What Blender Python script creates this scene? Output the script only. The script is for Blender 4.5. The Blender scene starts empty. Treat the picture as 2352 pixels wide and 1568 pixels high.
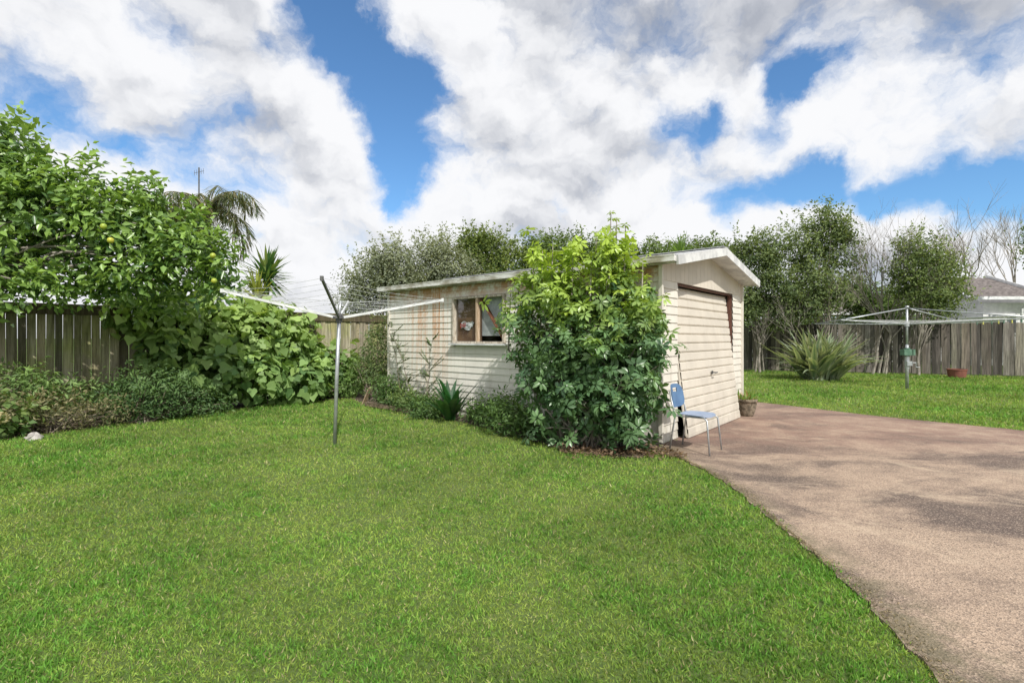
import bpy, math, random
import numpy as np
from mathutils import Vector
rng = np.random.default_rng(7); random.seed(7)
SC = bpy.context.scene
COL = SC.collection
F_PX = 1131.0; H = 1.4
# ------------------------------------------------------------------ helpers
def make_mesh(name, V, faces, col=None, smooth=False):
    me = bpy.data.meshes.new(name)
    V = np.asarray(V, dtype=np.float32).reshape(-1, 3)
    if isinstance(faces, np.ndarray):
        F = faces.astype(np.int32); n, k = F.shape
        me.vertices.add(len(V)); me.vertices.foreach_set("co", V.ravel())
        me.loops.add(n*k); me.loops.foreach_set("vertex_index", F.ravel())
        me.polygons.add(n); me.polygons.foreach_set("loop_start", np.arange(0, n*k, k, dtype=np.int32))
        me.update(calc_edges=True)
    else:
        me.from_pydata([tuple(map(float, v)) for v in V], [], [tuple(f) for f in faces]); me.update()
    if col is not None:
        a = me.attributes.new("Col", 'FLOAT_COLOR', 'POINT')
        c = np.ones((len(V), 4), dtype=np.float32); c[:, :3] = np.asarray(col)
        a.data.foreach_set("color", c.ravel())
    if smooth:
        me.polygons.foreach_set("use_smooth", np.ones(len(me.polygons), dtype=bool))
    return me

class M:
    def __init__(s): s.v = []; s.f = []; s.c = []
    def add(s, vs, fs, col=(1, 1, 1)):
        o = len(s.v); s.v += [tuple(p) for p in vs]; s.f += [tuple(i+o for i in f) for f in fs]
        s.c += [tuple(col)]*len(vs)
    def box(s, c, size, ax=None, col=(1, 1, 1)):
        c = Vector(c)
        if ax is None: ax = (Vector((1, 0, 0)), Vector((0, 1, 0)), Vector((0, 0, 1)))
        h = [Vector(a).normalized()*(size[i]/2) for i, a in enumerate(ax)]
        vs = []
        for sz in (-1, 1):
            for sx, sy in ((-1, -1), (1, -1), (1, 1), (-1, 1)):
                vs.append(c+h[0]*sx+h[1]*sy+h[2]*sz)
        s.add(vs, [(3, 2, 1, 0), (4, 5, 6, 7), (0, 1, 5, 4), (1, 2, 6, 5), (2, 3, 7, 6), (3, 0, 4, 7)], col)
    def beam(s, a, b, w, t, up=(0, 0, 1), col=(1, 1, 1)):
        a = Vector(a); b = Vector(b); d = (b-a); L = d.length; d.normalize()
        side = d.cross(Vector(up)); side.normalize(); u = side.cross(d)
        s.box((a+b)/2, (L, w, t), (d, side, u), col)
    def tube(s, pts, rad, n=8, col=(1, 1, 1), cap=True):
        pts = [Vector(p) for p in pts]
        if not hasattr(rad, '__len__'): rad = [rad]*len(pts)
        vs = []; fs = []
        ref = Vector((0, 0, 1))
        for i, p in enumerate(pts):
            d = (pts[min(i+1, len(pts)-1)]-pts[max(i-1, 0)])
            if d.length < 1e-9: d = Vector((0, 0, 1))
            d.normalize()
            r = ref if abs(d.dot(ref)) < 0.95 else Vector((1, 0, 0))
            x = d.cross(r).normalized(); y = d.cross(x)
            for k in range(n):
                a = 2*math.pi*k/n
                vs.append(p+(x*math.cos(a)+y*math.sin(a))*rad[i])
        for i in range(len(pts)-1):
            for k in range(n):
                k2 = (k+1) % n
                fs.append((i*n+k, i*n+k2, (i+1)*n+k2, (i+1)*n+k))
        if cap:
            fs.append(tuple(range(n-1, -1, -1))); fs.append(tuple((len(pts)-1)*n+k for k in range(n)))
        s.add(vs, fs, col)
    def lathe(s, c, prof, n=28, col=(1, 1, 1)):
        vs = []; fs = []
        for r, z in prof:
            for k in range(n):
                a = 2*math.pi*k/n; vs.append((c[0]+r*math.cos(a), c[1]+r*math.sin(a), c[2]+z))
        for i in range(len(prof)-1):
            for k in range(n):
                k2 = (k+1) % n; fs.append((i*n+k, i*n+k2, (i+1)*n+k2, (i+1)*n+k))
        s.add(vs, fs, col)
    def ribbon(s, base, az, el, L, w, droop, seg=6, fold=0.25, col=(1, 1, 1), taper=0.15, col2=None):
        p = Vector(base); hd = Vector((math.cos(az), math.sin(az), 0)); sd = Vector((-math.sin(az), math.cos(az), 0))
        vs = []; e = el
        for i in range(seg+1):
            t = i/seg
            ww = w*0.5*(min(1, 0.55+t*1.6) if t < .3 else 1)*(1-max(0, (t-.45)/.55)**1.6*(1-.02))
            d = hd*math.cos(e)+Vector((0, 0, 1))*math.sin(e); nrm = -hd*math.sin(e)+Vector((0, 0, 1))*math.cos(e)
            vs += [p-sd*ww+nrm*ww*fold, p, p+sd*ww+nrm*ww*fold]
            p = p+d*(L/seg); e -= droop/seg*(0.4+1.2*t)
        fs = []
        for i in range(seg):
            a = i*3
            fs += [(a, a+1, a+4, a+3), (a+1, a+2, a+5, a+4)]
        o = len(s.v); s.add(vs, fs, col)
        if col2 is not None:
            for i in range(seg+1): s.c[o+i*3] = tuple(col2); s.c[o+i*3+2] = tuple(col2)

def thing(name, loc, label, category, rot=0.0, group=None):
    e = bpy.data.objects.new(name, None); e.empty_display_size = .2
    e.location = loc; e.rotation_euler = (0, 0, rot); e["label"] = label; e["category"] = category
    if group: e["group"] = group
    COL.objects.link(e); return e

def wloc(o):
    v = Vector(o.location)
    p = o.parent
    while p: v += Vector(p.location); p = p.parent
    return v

def part(name, m, mat, parent=None, local=False, smooth=False, label=None):
    if isinstance(m, M): V, F, C = np.array(m.v, dtype=float), m.f, np.array(m.c)
    else: V, F, C = m
    V = np.array(V, dtype=float)
    if parent is not None and not local: V = V-np.array(wloc(parent))
    me = make_mesh(name, V, F, C, smooth); me.materials.append(mat)
    o = bpy.data.objects.new(name, me); COL.objects.link(o)
    if parent is not None: o.parent = parent
    if label: o["label"] = label
    return o

def solo(name, m, mat, label=None, category=None, kind=None, smooth=False, loc=None):
    if isinstance(m, M): V, F, C = np.array(m.v, dtype=float), m.f, np.array(m.c)
    else: V, F, C = m
    V = np.array(V, dtype=float)
    if loc is not None: V = V-np.array(loc)
    me = make_mesh(name, V, F, C, smooth); me.materials.append(mat)
    o = bpy.data.objects.new(name, me); COL.objects.link(o)
    if loc is not None: o.location = loc
    if label: o["label"] = label
    if category: o["category"] = category
    if kind: o["kind"] = kind
    return o

# ------------------------------------------------------------------ materials
class NT:
    def __init__(s, nt): s.nt = nt
    def n(s, t, **kw):
        nd = s.nt.nodes.new(t)
        for k, v in kw.items(): setattr(nd, k, v)
        return nd
    def l(s, a, b): s.nt.links.new(a, b)
    def math(s, op, a, b=None, c=None, clamp=False):
        nd = s.nt.nodes.new('ShaderNodeMath'); nd.operation = op; nd.use_clamp = clamp
        for i, x in enumerate((a, b, c)):
            if x is None: continue
            if isinstance(x, (int, float)): nd.inputs[i].default_value = x
            else: s.l(x, nd.inputs[i])
        return nd.outputs[0]
    def vmath(s, op, a, b=None, scale=None):
        nd = s.nt.nodes.new('ShaderNodeVectorMath'); nd.operation = op
        for i, x in enumerate((a, b)):
            if x is None: continue
            if isinstance(x, (tuple, list)): nd.inputs[i].default_value = x
            else: s.l(x, nd.inputs[i])
        if scale is not None: nd.inputs['Scale'].default_value = scale
        return nd
    def noise(s, vec, scale, detail=4, rough=.5, dist=0):
        nd = s.nt.nodes.new('ShaderNodeTexNoise'); nd.inputs['Scale'].default_value = scale
        nd.inputs['Detail'].default_value = detail; nd.inputs['Roughness'].default_value = rough
        nd.inputs['Distortion'].default_value = dist
        if vec is not None: s.l(vec, nd.inputs['Vector'])
        return nd
    def mix(s, fac, a, b, blend='MIX'):
        nd = s.nt.nodes.new('ShaderNodeMix'); nd.data_type = 'RGBA'; nd.blend_type = blend
        for key, x in ((0, fac), (6, a), (7, b)):
            if isinstance(x, (int, float)): nd.inputs[key].default_value = x
            elif isinstance(x, (tuple, list)): nd.inputs[key].default_value = (*x[:3], 1)
            else: s.l(x, nd.inputs[key])
        return nd.outputs[2]
    def ramp(s, fac, lo, hi, a=0.0, b=1.0):
        nd = s.nt.nodes.new('ShaderNodeMapRange'); nd.interpolation_type = 'SMOOTHSTEP'
        nd.inputs[1].default_value = lo; nd.inputs[2].default_value = hi
        nd.inputs[3].default_value = a; nd.inputs[4].default_value = b
        s.l(fac, nd.inputs[0]); return nd.outputs[0]

def base_mat(name):
    m = bpy.data.materials.new(name); m.use_nodes = True
    t = NT(m.node_tree); b = m.node_tree.nodes['Principled BSDF']
    return m, t, b
def coords(t, sc=(1, 1, 1), kind='Object'):
    tc = t.n('ShaderNodeTexCoord'); mp = t.n('ShaderNodeMapping'); mp.inputs['Scale'].default_value = sc
    t.l(tc.outputs[kind], mp.inputs['Vector']); return mp.outputs[0]
def bump(t, b, h, strength=.3, dist=.01):
    nd = t.n('ShaderNodeBump'); nd.inputs['Strength'].default_value = strength; nd.inputs['Distance'].default_value = dist
    t.l(h, nd.inputs['Height']); t.l(nd.outputs[0], b.inputs['Normal'])
def mat_noise(name, c1, c2, scale=5, rough=.7, bs=.2, metal=0, sc=(1, 1, 1), vcol=True, lo=.35, hi=.65, detail=5, bd=.005):
    m, t, b = base_mat(name); co = coords(t, sc)
    n = t.noise(co, scale, detail, .6)
    c = t.mix(t.ramp(n.outputs[0], lo, hi), c1, c2)
    if vcol:
        at = t.n('ShaderNodeAttribute', attribute_name='Col'); c = t.mix(1.0, c, at.outputs['Color'], 'MULTIPLY')
    t.l(c, b.inputs['Base Color']); b.inputs['Roughness'].default_value = rough; b.inputs['Metallic'].default_value = metal
    bump(t, b, n.outputs[0], bs, bd)
    return m
def mat_leaf(name, trans=.3, rough=.45, spec=.4, gain=(1, 1, 1)):
    m, t, b = base_mat(name)
    at = t.n('ShaderNodeAttribute', attribute_name='Col')
    c = t.mix(1.0, at.outputs['Color'], gain, 'MULTIPLY')
    t.l(c, b.inputs['Base Color']); b.inputs['Roughness'].default_value = rough
    b.inputs['Specular IOR Level'].default_value = spec
    tr = t.n('ShaderNodeBsdfTranslucent'); c2 = t.mix(1.0, c, (1.5, 1.4, .7), 'MULTIPLY'); t.l(c2, tr.inputs['Color'])
    mx = t.n('ShaderNodeMixShader'); mx.inputs[0].default_value = trans
    t.l(b.outputs[0], mx.inputs[1]); t.l(tr.outputs[0], mx.inputs[2])
    t.l(mx.outputs[0], m.node_tree.nodes['Material Output'].inputs['Surface'])
    return m

LEAF = mat_leaf("leaf_foliage", .34, .5, .35, (1.6, 1.48, 1.7))
LEAFB = mat_leaf("leaf_matte", .36, .65, .15, (1.42, 1.38, 1.42))
LEAFG = mat_leaf("leaf_glossy", .28, .32, .55, (1.65, 1.5, 1.75))
GRASSM = mat_leaf("grass_blades", .38, .6, .2)
BARK = mat_noise("bark", (.12, .09, .065), (.24, .20, .16), 14, .9, .6, sc=(1, 1, .3))
BARKG = mat_noise("grey_bark", (.17, .15, .125), (.33, .30, .26), 14, .9, .6, sc=(1, 1, .3))
GALV = mat_noise("galvanised_steel", (.36, .38, .40), (.52, .54, .56), 9, .42, .05, metal=.6)
WHITEM = mat_noise("white_painted_metal", (.55, .56, .57), (.72, .73, .73), 6, .45, .05)
DARKM = mat_noise("dark_weathered_metal", (.05, .05, .055), (.14, .14, .14), 30, .5, .1)
LINEM = mat_noise("clothes_wire", (.42, .43, .45), (.62, .63, .64), 6, .5, 0)
BLUE = mat_noise("blue_plastic", (.07, .14, .26), (.10, .19, .33), 5, .5, .05)
BLUES = mat_noise("faded_blue_plastic", (.22, .29, .42), (.29, .36, .49), 5, .45, .05)
TRIM = mat_noise("weathered_trim_paint", (.46, .47, .47), (.68, .69, .68), 5, .6, .15, sc=(1, 1, 1))
FRAMEW = mat_noise("window_frame_timber", (.32, .27, .21), (.56, .51, .43), 9, .65, .2, sc=(3, 3, 1))
REDW = mat_noise("red_brown_timber", (.07, .03, .02), (.15, .06, .04), 12, .7, .2, sc=(4, 4, .6))
TANW = mat_noise("tan_timber", (.36, .25, .16), (.50, .38, .27), 12, .7, .2, sc=(3, 3, .6))
GREENP = mat_noise("green_metal_paint", (.07, .15, .10), (.11, .2, .14), 12, .5, .1)
SOIL = mat_noise("soil", (.05, .038, .026), (.14, .105, .07), 9, .95, .8, bd=.03)

def mat_siding(name, base, rust=False, grime=1.0):
    m, t, b = base_mat(name); co = coords(t)
    n1 = t.noise(coords(t, (7, 7, .45)), 1.5, 6, .65)
    n2 = t.noise(co, 2.2, 5, .6); n3 = t.noise(co, 45, 3, .6)
    c = t.mix(t.ramp(n2.outputs[0], .35, .7), base, tuple(x*.86 for x in base))
    c = t.mix(t.ramp(n1.outputs[0], .52, .78, 0, .5*grime), c, (.34, .28, .19))
    sp = t.n('ShaderNodeSeparateXYZ'); t.l(co, sp.inputs[0])
    lowz = t.ramp(sp.outputs[2], 0, .9, 1, 0)
    dn = t.noise(co, 6, 6, .7)
    c = t.mix(t.math('MULTIPLY', t.math('MULTIPLY', lowz, t.ramp(dn.outputs[0], .35, .65)), .5*grime), c, (.20, .19, .13))
    if rust:
        my = t.math('MULTIPLY', t.ramp(sp.outputs[1], 3.85, 4.3), t.ramp(sp.outputs[1], 4.9, 5.7, 1, 0))
        st = t.noise(coords(t, (13, 13, .35)), 1.3, 7, .7, .2)
        r = t.math('MULTIPLY', my, t.ramp(st.outputs[0], .44, .62))
        blot = t.noise(co, 3.5, 6, .7)
        r = t.math('MULTIPLY', r, t.ramp(sp.outputs[2], .3, 2.25, .22, .95))
        r = t.math('MULTIPLY', r, t.ramp(blot.outputs[0], .30, .58, .5, 1))
        c = t.mix(r, c, (.50, .23, .075))
        st2 = t.noise(coords(t, (14, 14, .5)), 1.2, 6, .7)
        r2 = t.math('MULTIPLY', t.ramp(st2.outputs[0], .54, .74), t.ramp(sp.outputs[2], .6, 2.3, .15, .65))
        c = t.mix(r2, c, (.44, .29, .15))
        topd = t.math('MULTIPLY', t.ramp(sp.outputs[2], 1.98, 2.33), t.ramp(blot.outputs[0], .38, .58, 0, .9))
        c = t.mix(topd, c, (.44, .21, .07))
    t.l(c, b.inputs['Base Color']); b.inputs['Roughness'].default_value = .6
    bump(t, b, n3.outputs[0], .08, .003)
    return m
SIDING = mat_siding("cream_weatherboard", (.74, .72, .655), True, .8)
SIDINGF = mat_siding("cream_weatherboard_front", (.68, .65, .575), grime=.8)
DOORM = mat_siding("cream_ribbed_door_paint", (.62, .575, .495), grime=.5)
GABLE = mat_siding("gable_board_paint", (.64, .59, .505), grime=.5)

def mat_fence(name, c1, c2, moss, mossamt, m0=.4, m1=.65):
    m, t, b = base_mat(name)
    n1 = t.noise(coords(t, (12, 12, .8)), 2.0, 7, .7); n2 = t.noise(coords(t), 1.3, 5, .65)
    c = t.mix(t.ramp(n1.outputs[0], .3, .7), c1, c2)
    mm_ = t.mix(t.ramp(n1.outputs[0], .3, .7), tuple(x*.45 for x in moss), tuple(x*1.4 for x in moss))
    c = t.mix(t.ramp(n2.outputs[0], m0, m1, 0, mossamt), c, mm_)
    at = t.n('ShaderNodeAttribute', attribute_name='Col'); c = t.mix(1.0, c, at.outputs['Color'], 'MULTIPLY')
    t.l(c, b.inputs['Base Color']); b.inputs['Roughness'].default_value = .9
    bump(t, b, n1.outputs[0], .5, .008)
    return m
FENCEL = mat_fence("mossy_fence_timber", (.17, .145, .10), (.46, .41, .31), (.27, .28, .10), .8, .40, .66)
FENCER = mat_fence("grey_fence_timber", (.075, .064, .055), (.30, .265, .235), (.14, .14, .09), .35)

# ------------------------------------------------------------------ scattering
def unit(a): return a/np.maximum(np.linalg.norm(a, axis=1, keepdims=True), 1e-9)
def scatter(T, TF, P, N, D, S, Cc, tcol=None):
    N = unit(N); D = unit(D-N*np.sum(D*N, 1, keepdims=True)); X = np.cross(D, N)
    T = np.asarray(T, float); k = len(T)
    V = P[:, None, :]+S[:, None, None]*(T[None, :, 0:1]*X[:, None, :]+T[None, :, 1:2]*D[:, None, :]+T[None, :, 2:3]*N[:, None, :])
    F = (np.asarray(TF)[None]+(np.arange(len(P))*k)[:, None, None]).reshape(-1, len(TF[0]))
    C = np.repeat(Cc[:, None, :], k, 1)
    if tcol is not None: C = C*np.asarray(tcol)[None, :, None]
    return V.reshape(-1, 3), F, C.reshape(-1, 3)
def T_leaf(w=.22, fold=.08, tip=-.08):
    return [(0, 0, 0), (w, .42, fold), (0, 1, tip), (-w, .42, fold)], [(0, 1, 2), (0, 2, 3)]
def T_leaf6(w=.2, fold=.06, droop=-.12):
    v = [(0, 0, 0), (w*.75, .25, fold), (w, .6, fold+droop*.3), (0, 1, droop), (-w, .6, fold+droop*.3), (-w*.75, .25, fold), (0, .5, 0)]
    return v, [(0, 1, 6), (1, 2, 6), (2, 3, 6), (3, 4, 6), (4, 5, 6), (5, 0, 6)]
def T_heart():
    v = [(0, 0, 0), (.22, -.14, .03), (.46, -.02, .02), (.52, .26, -.02), (.3, .5, 0), (.12, .78, -.06), (0, .9, -.1),
         (-.12, .78, -.06), (-.3, .5, 0), (-.52, .26, -.02), (-.46, -.02, .02), (-.22, -.14, .03), (0, .3, -.06)]
    return v, [(i, (i+1) % 12, 12) for i in range(12)]
def T_rosette(n=8, w=.2):
    V = []; F = []
    lv, lf = T_leaf6(w, .05, -.1)
    for i in range(n):
        a = 2*math.pi*i/n+(.2 if i % 2 else 0); L = 1-.15*(i % 3); el = -.12-.2*(i % 2)
        o = len(V)
        for x, y, z in lv:
            y2 = .14+y*L; yy = y2*math.cos(el)-z*math.sin(el); zz = y2*math.sin(el)+z*math.cos(el)
            V.append((x*math.cos(a)-yy*math.sin(a), x*math.sin(a)+yy*math.cos(a), zz))
        F += [tuple(j+o for j in f) for f in lf]
    return V, F

def foliage(blobs, nclump, per, cr, leaf, size, c_lo, c_hi, T, seed=1, up=.5, out=.7, rnd=.8, shell=(.55, 1.05), zmin=.03, top=None, down=0.0, shoots=None, cvar=.65):
    r = np.random.default_rng(seed)
    B = np.array(blobs, float); w = B[:, 3]*B[:, 4]+B[:, 4]*B[:, 5]+B[:, 3]*B[:, 5]; w /= w.sum()
    idx = r.choice(len(B), nclump, p=w)
    d = unit(r.normal(size=(nclump, 3)))
    f = r.uniform(shell[0], shell[1], nclump)**.7
    cc = B[idx, :3]+B[idx, 3:6]*d*f[:, None]
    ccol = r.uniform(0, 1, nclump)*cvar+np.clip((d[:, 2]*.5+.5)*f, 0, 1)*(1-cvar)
    ccol = ccol*np.clip(.35+.65*f, 0, 1)  # crown shade put into leaf colour: inner and lower clumps darker
    ci = np.repeat(np.arange(nclump), per); n = len(ci)
    P = cc[ci]+r.normal(size=(n, 3))*cr*np.array([1, 1, .75])*r.uniform(.6, 1.5, nclump)[ci][:, None]
    N = d[ci]*out+np.array([0, 0, up])+unit(r.normal(size=(n, 3)))*rnd
    D = r.normal(size=(n, 3))+d[ci]*.5+np.array([0, 0, -down])
    cf = ccol[ci]
    if shoots:
        ns, Ls, k = shoots; i2 = r.choice(len(B), ns, p=w); d2 = unit(r.normal(size=(ns, 3))); d2[:, 2] = np.abs(d2[:, 2])*.9+.1
        d2 = unit(d2)
        s0 = B[i2, :3]+B[i2, 3:6]*d2*.9; sdr = unit(d2*.55+np.array([0, 0, .8])+r.normal(size=(ns, 3))*.2)
        LL = Ls*r.uniform(.35, 1.2, ns); si = np.repeat(np.arange(ns), k); u = np.tile((np.arange(k)+.5)/k, ns)
        P2 = s0[si]+sdr[si]*(LL[si]*u)[:, None]+r.normal(size=(ns*k, 3))*leaf*.35
        N2 = unit(r.normal(size=(ns*k, 3)))+np.array([0, 0, .6]); D2 = unit(r.normal(size=(ns*k, 3)))+sdr[si]*.8
        P = np.concatenate([P, P2]); N = np.concatenate([N, N2]); D = np.concatenate([D, D2]); cf = np.concatenate([cf, r.uniform(.5, 1, ns)[si]]); n = len(P)
    S = leaf*r.uniform(1-size, 1+size, n)
    t = np.clip(cf+r.normal(size=n)*.16, 0, 1)[:, None]
    C = np.array(c_lo)*(1-t)+np.array(c_hi)*t
    C = C*r.uniform(.8, 1.2, (n, 1))
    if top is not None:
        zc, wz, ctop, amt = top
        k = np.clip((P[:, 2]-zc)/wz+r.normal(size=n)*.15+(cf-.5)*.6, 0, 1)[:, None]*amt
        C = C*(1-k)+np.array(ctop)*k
    ok = P[:, 2] > zmin
    V, F, CC = scatter(T[0], T[1], P[ok], N[ok], D[ok], S[ok], C[ok])
    return V, F, CC, cc

def limbs(base, targets, r0, m=None, seg=5, jit=.12, n=7, seed=3, trunk_top=None):
    rr = random.Random(seed); m = m or M()
    base = Vector(base); tt = Vector(trunk_top) if trunk_top is not None else base+Vector((0, 0, 1))
    pts = [base+(tt-base)*(i/4)+Vector((rr.uniform(-1, 1), rr.uniform(-1, 1), 0))*jit*.35*(i > 0) for i in range(5)]
    m.tube([base-Vector((0, 0, .05))]+pts, [r0*1.4]+[r0*(1.15-.1*i) for i in range(5)], n)
    for tg in targets:
        tg = Vector(tg); s = pts[rr.randint(2, 4)]; L = (tg-s).length
        p = []
        for i in range(seg+1):
            t = i/seg
            q = s.lerp(tg, t)+Vector((rr.uniform(-1, 1), rr.uniform(-1, 1), rr.uniform(-1, 1)))*jit*L*.3*math.sin(math.pi*t)
            q.z += .12*L*math.sin(math.pi*t)
            p.append(q)
        m.tube(p, [r0*.5*(1-.85*i/seg) for i in range(seg+1)], max(4, n-2))
    return m

def tree(name, base, blobs, label, category, nclump, per, cr, leaf, c_lo, c_hi, T, r0=.12, bark=None, leafmat=None, seed=1, nl=14, trunk_h=1.0, **kw):
    root = thing(name, base, label, category)
    V, F, C, cc = foliage(blobs, nclump, per, cr, leaf, .35, c_lo, c_hi, T, seed=seed, **kw)
    part("crown", (V, F, C), leafmat or LEAFB, root)
    sel = cc[np.random.default_rng(seed).choice(len(cc), nl, replace=False)]
    tt = Vector(base)+Vector((0, 0, trunk_h))
    m = limbs(base, sel, r0, seed=seed, trunk_top=tt)
    part("trunk", m, bark or BARK, root, smooth=True)
    return root

def px(x, y, Y):
    return ((x-1176)*Y/F_PX, Y, H+(775-y)*Y/F_PX)

# ------------------------------------------------------------------ ground
def mat_ground():
    m, t, b = base_mat("lawn_ground"); co = coords(t)
    a = t.noise(co, .35, 4, .6); f = t.noise(co, 40, 6, .75); g = t.noise(co, 3, 5, .6)
    c = t.mix(t.ramp(a.outputs[0], .35, .65), (.10, .18, .03), (.14, .21, .04))
    c = t.mix(t.ramp(g.outputs[0], .4, .7, 0, .5), c, (.18, .19, .07))
    c = t.mix(t.ramp(f.outputs[0], .38, .62, .7, 0), c, (.05, .085, .016))
    t.l(c, b.inputs['Base Color']); b.inputs['Roughness'].default_value = .95
    bump(t, b, f.outputs[0], .8, .03); return m
g = M(); R = 600
g.add([(-R, -R, 0), (R, -R, 0), (R, R, 0), (-R, R, 0)], [(0, 1, 2, 3)])
solo("ground", g, mat_ground(), kind="structure")

DRIVE = [(1.15, -4), (1.38, -1.5), (1.55, .6), (1.74, 2.0), (1.86, 2.57), (1.97, 3.4), (2.04, 4.46), (2.02, 5.2), (1.93, 5.75), (1.75, 6.05), (1.95, 6.45), (4.12, 8.95),
         (4.35, 9.6), (4.75, 10.4), (5.2, 10.75), (5.72, 9.95), (6.4, 8.8), (7.65, 7.36), (9.5, 6.3), (14, 5), (24, 4), (24, -4)]
def refine(poly, step=.12, amp=.02, seed=2):
    rr = random.Random(seed); out = []
    for i in range(len(poly)):
        a = Vector(poly[i]); b2 = Vector(poly[(i+1) % len(poly)]); n = max(1, int((b2-a).length/step))
        for k in range(n):
            p = a.lerp(b2, k/n); out.append((p.x+rr.uniform(-amp, amp), p.y+rr.uniform(-amp, amp)))
    return out
def inpoly(P, poly):
    x, y = P[:, 0], P[:, 1]; ins = np.zeros(len(P), bool); n = len(poly)
    for i in range(n):
        x1, y1 = poly[i]; x2, y2 = poly[(i+1) % n]
        c = ((y1 > y) != (y2 > y)); xi = (x2-x1)*(y-y1)/((y2-y1) if y2 != y1 else 1e-9)+x1
        ins ^= c & (x < xi)
    return ins
def mat_drive():
    m, t, b = base_mat("aggregate_driveway"); co = coords(t)
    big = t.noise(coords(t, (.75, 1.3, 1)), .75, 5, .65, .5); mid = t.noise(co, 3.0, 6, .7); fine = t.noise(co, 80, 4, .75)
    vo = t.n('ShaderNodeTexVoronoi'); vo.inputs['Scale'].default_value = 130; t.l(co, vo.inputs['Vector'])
    c = t.mix(t.ramp(big.outputs[0], .40, .58), (.115, .085, .07), (.47, .35, .255))  # dappled shadow bands and pale patches painted into the colour, together with staining
    c = t.mix(t.ramp(mid.outputs[0], .42, .68, 0, .5), c, (.21, .15, .115))
    c = t.mix(t.ramp(fine.outputs[0], .42, .60, 0, .55), c, (.08, .057, .046))
    sp = t.n('ShaderNodeSeparateColor'); t.l(vo.outputs['Color'], sp.inputs[0])
    c = t.mix(t.ramp(sp.outputs[0], .68, .98, 0, .45), c, (.60, .47, .36))
    c = t.mix(t.ramp(sp.outputs[1], .75, .97, 0, .55), c, (.05, .04, .035))
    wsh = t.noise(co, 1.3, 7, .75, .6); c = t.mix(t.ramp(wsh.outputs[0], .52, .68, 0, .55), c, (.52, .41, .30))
    sx = t.n('ShaderNodeSeparateXYZ'); t.l(co, sx.inputs[0])
    redb = t.math('MULTIPLY', t.ramp(sx.outputs[1], 5.2, 7.0), t.ramp(mid.outputs[0], .35, .6, .2, .6)); c = t.mix(redb, c, (.25, .15, .115))
    mo = t.math('MULTIPLY', t.ramp(sx.outputs[0], 1.95, 2.3, 1, 0), t.ramp(mid.outputs[0], .40, .58, 0, .6)); c = t.mix(mo, c, (.13, .12, .065))
    t.l(c, b.inputs['Base Color']); b.inputs['Roughness'].default_value = .9
    hh = t.math('ADD', fine.outputs[0], vo.outputs['Distance'])
    bump(t, b, hh, .7, .006); return m
DR = refine(DRIVE, .07, .022)
m = M(); nD = len(DR)
m.v = [(x, y, .014) for x, y in DR]+[(x, y, -.02) for x, y in DR]
m.f = [tuple(range(nD))]+[(i, (i+1) % nD, nD+(i+1) % nD, nD+i) for i in range(nD)]; m.c = [(1, 1, 1)]*len(m.v)
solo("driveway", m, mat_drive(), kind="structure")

BEDW = [(1.95, 6.4), (1.72, 6.05), (1.5, 5.72), (1.16, 5.76), (.62, 6.15), (-.17, 7.3), (-.93, 8.25), (-2.0, 9.25), (-2.68, 9.9), (-3.1, 10.4), (-2.4, 10.6)]
BEDL = [(-12.5, 2.5), (-7.7, 5.3), (-7.0, 6.7), (-6.3, 8.1), (-5.6, 9.3), (-4.6, 10.6), (-3.7, 11.3), (-3.1, 10.4), (-2.4, 10.4), (-1.9, 11.2), (-3.3, 13), (-8.3, 8), (-14, 2.3)]
for nm, B in (("soil_bed", BEDW), ("soil_bed.001", BEDL)):
    Bq = refine(B, .15, .03); mm = M(); mm.add([(x, y, .005) for x, y in Bq], [tuple(range(len(Bq)))])
    solo(nm, mm, SOIL, kind="structure")

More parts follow.
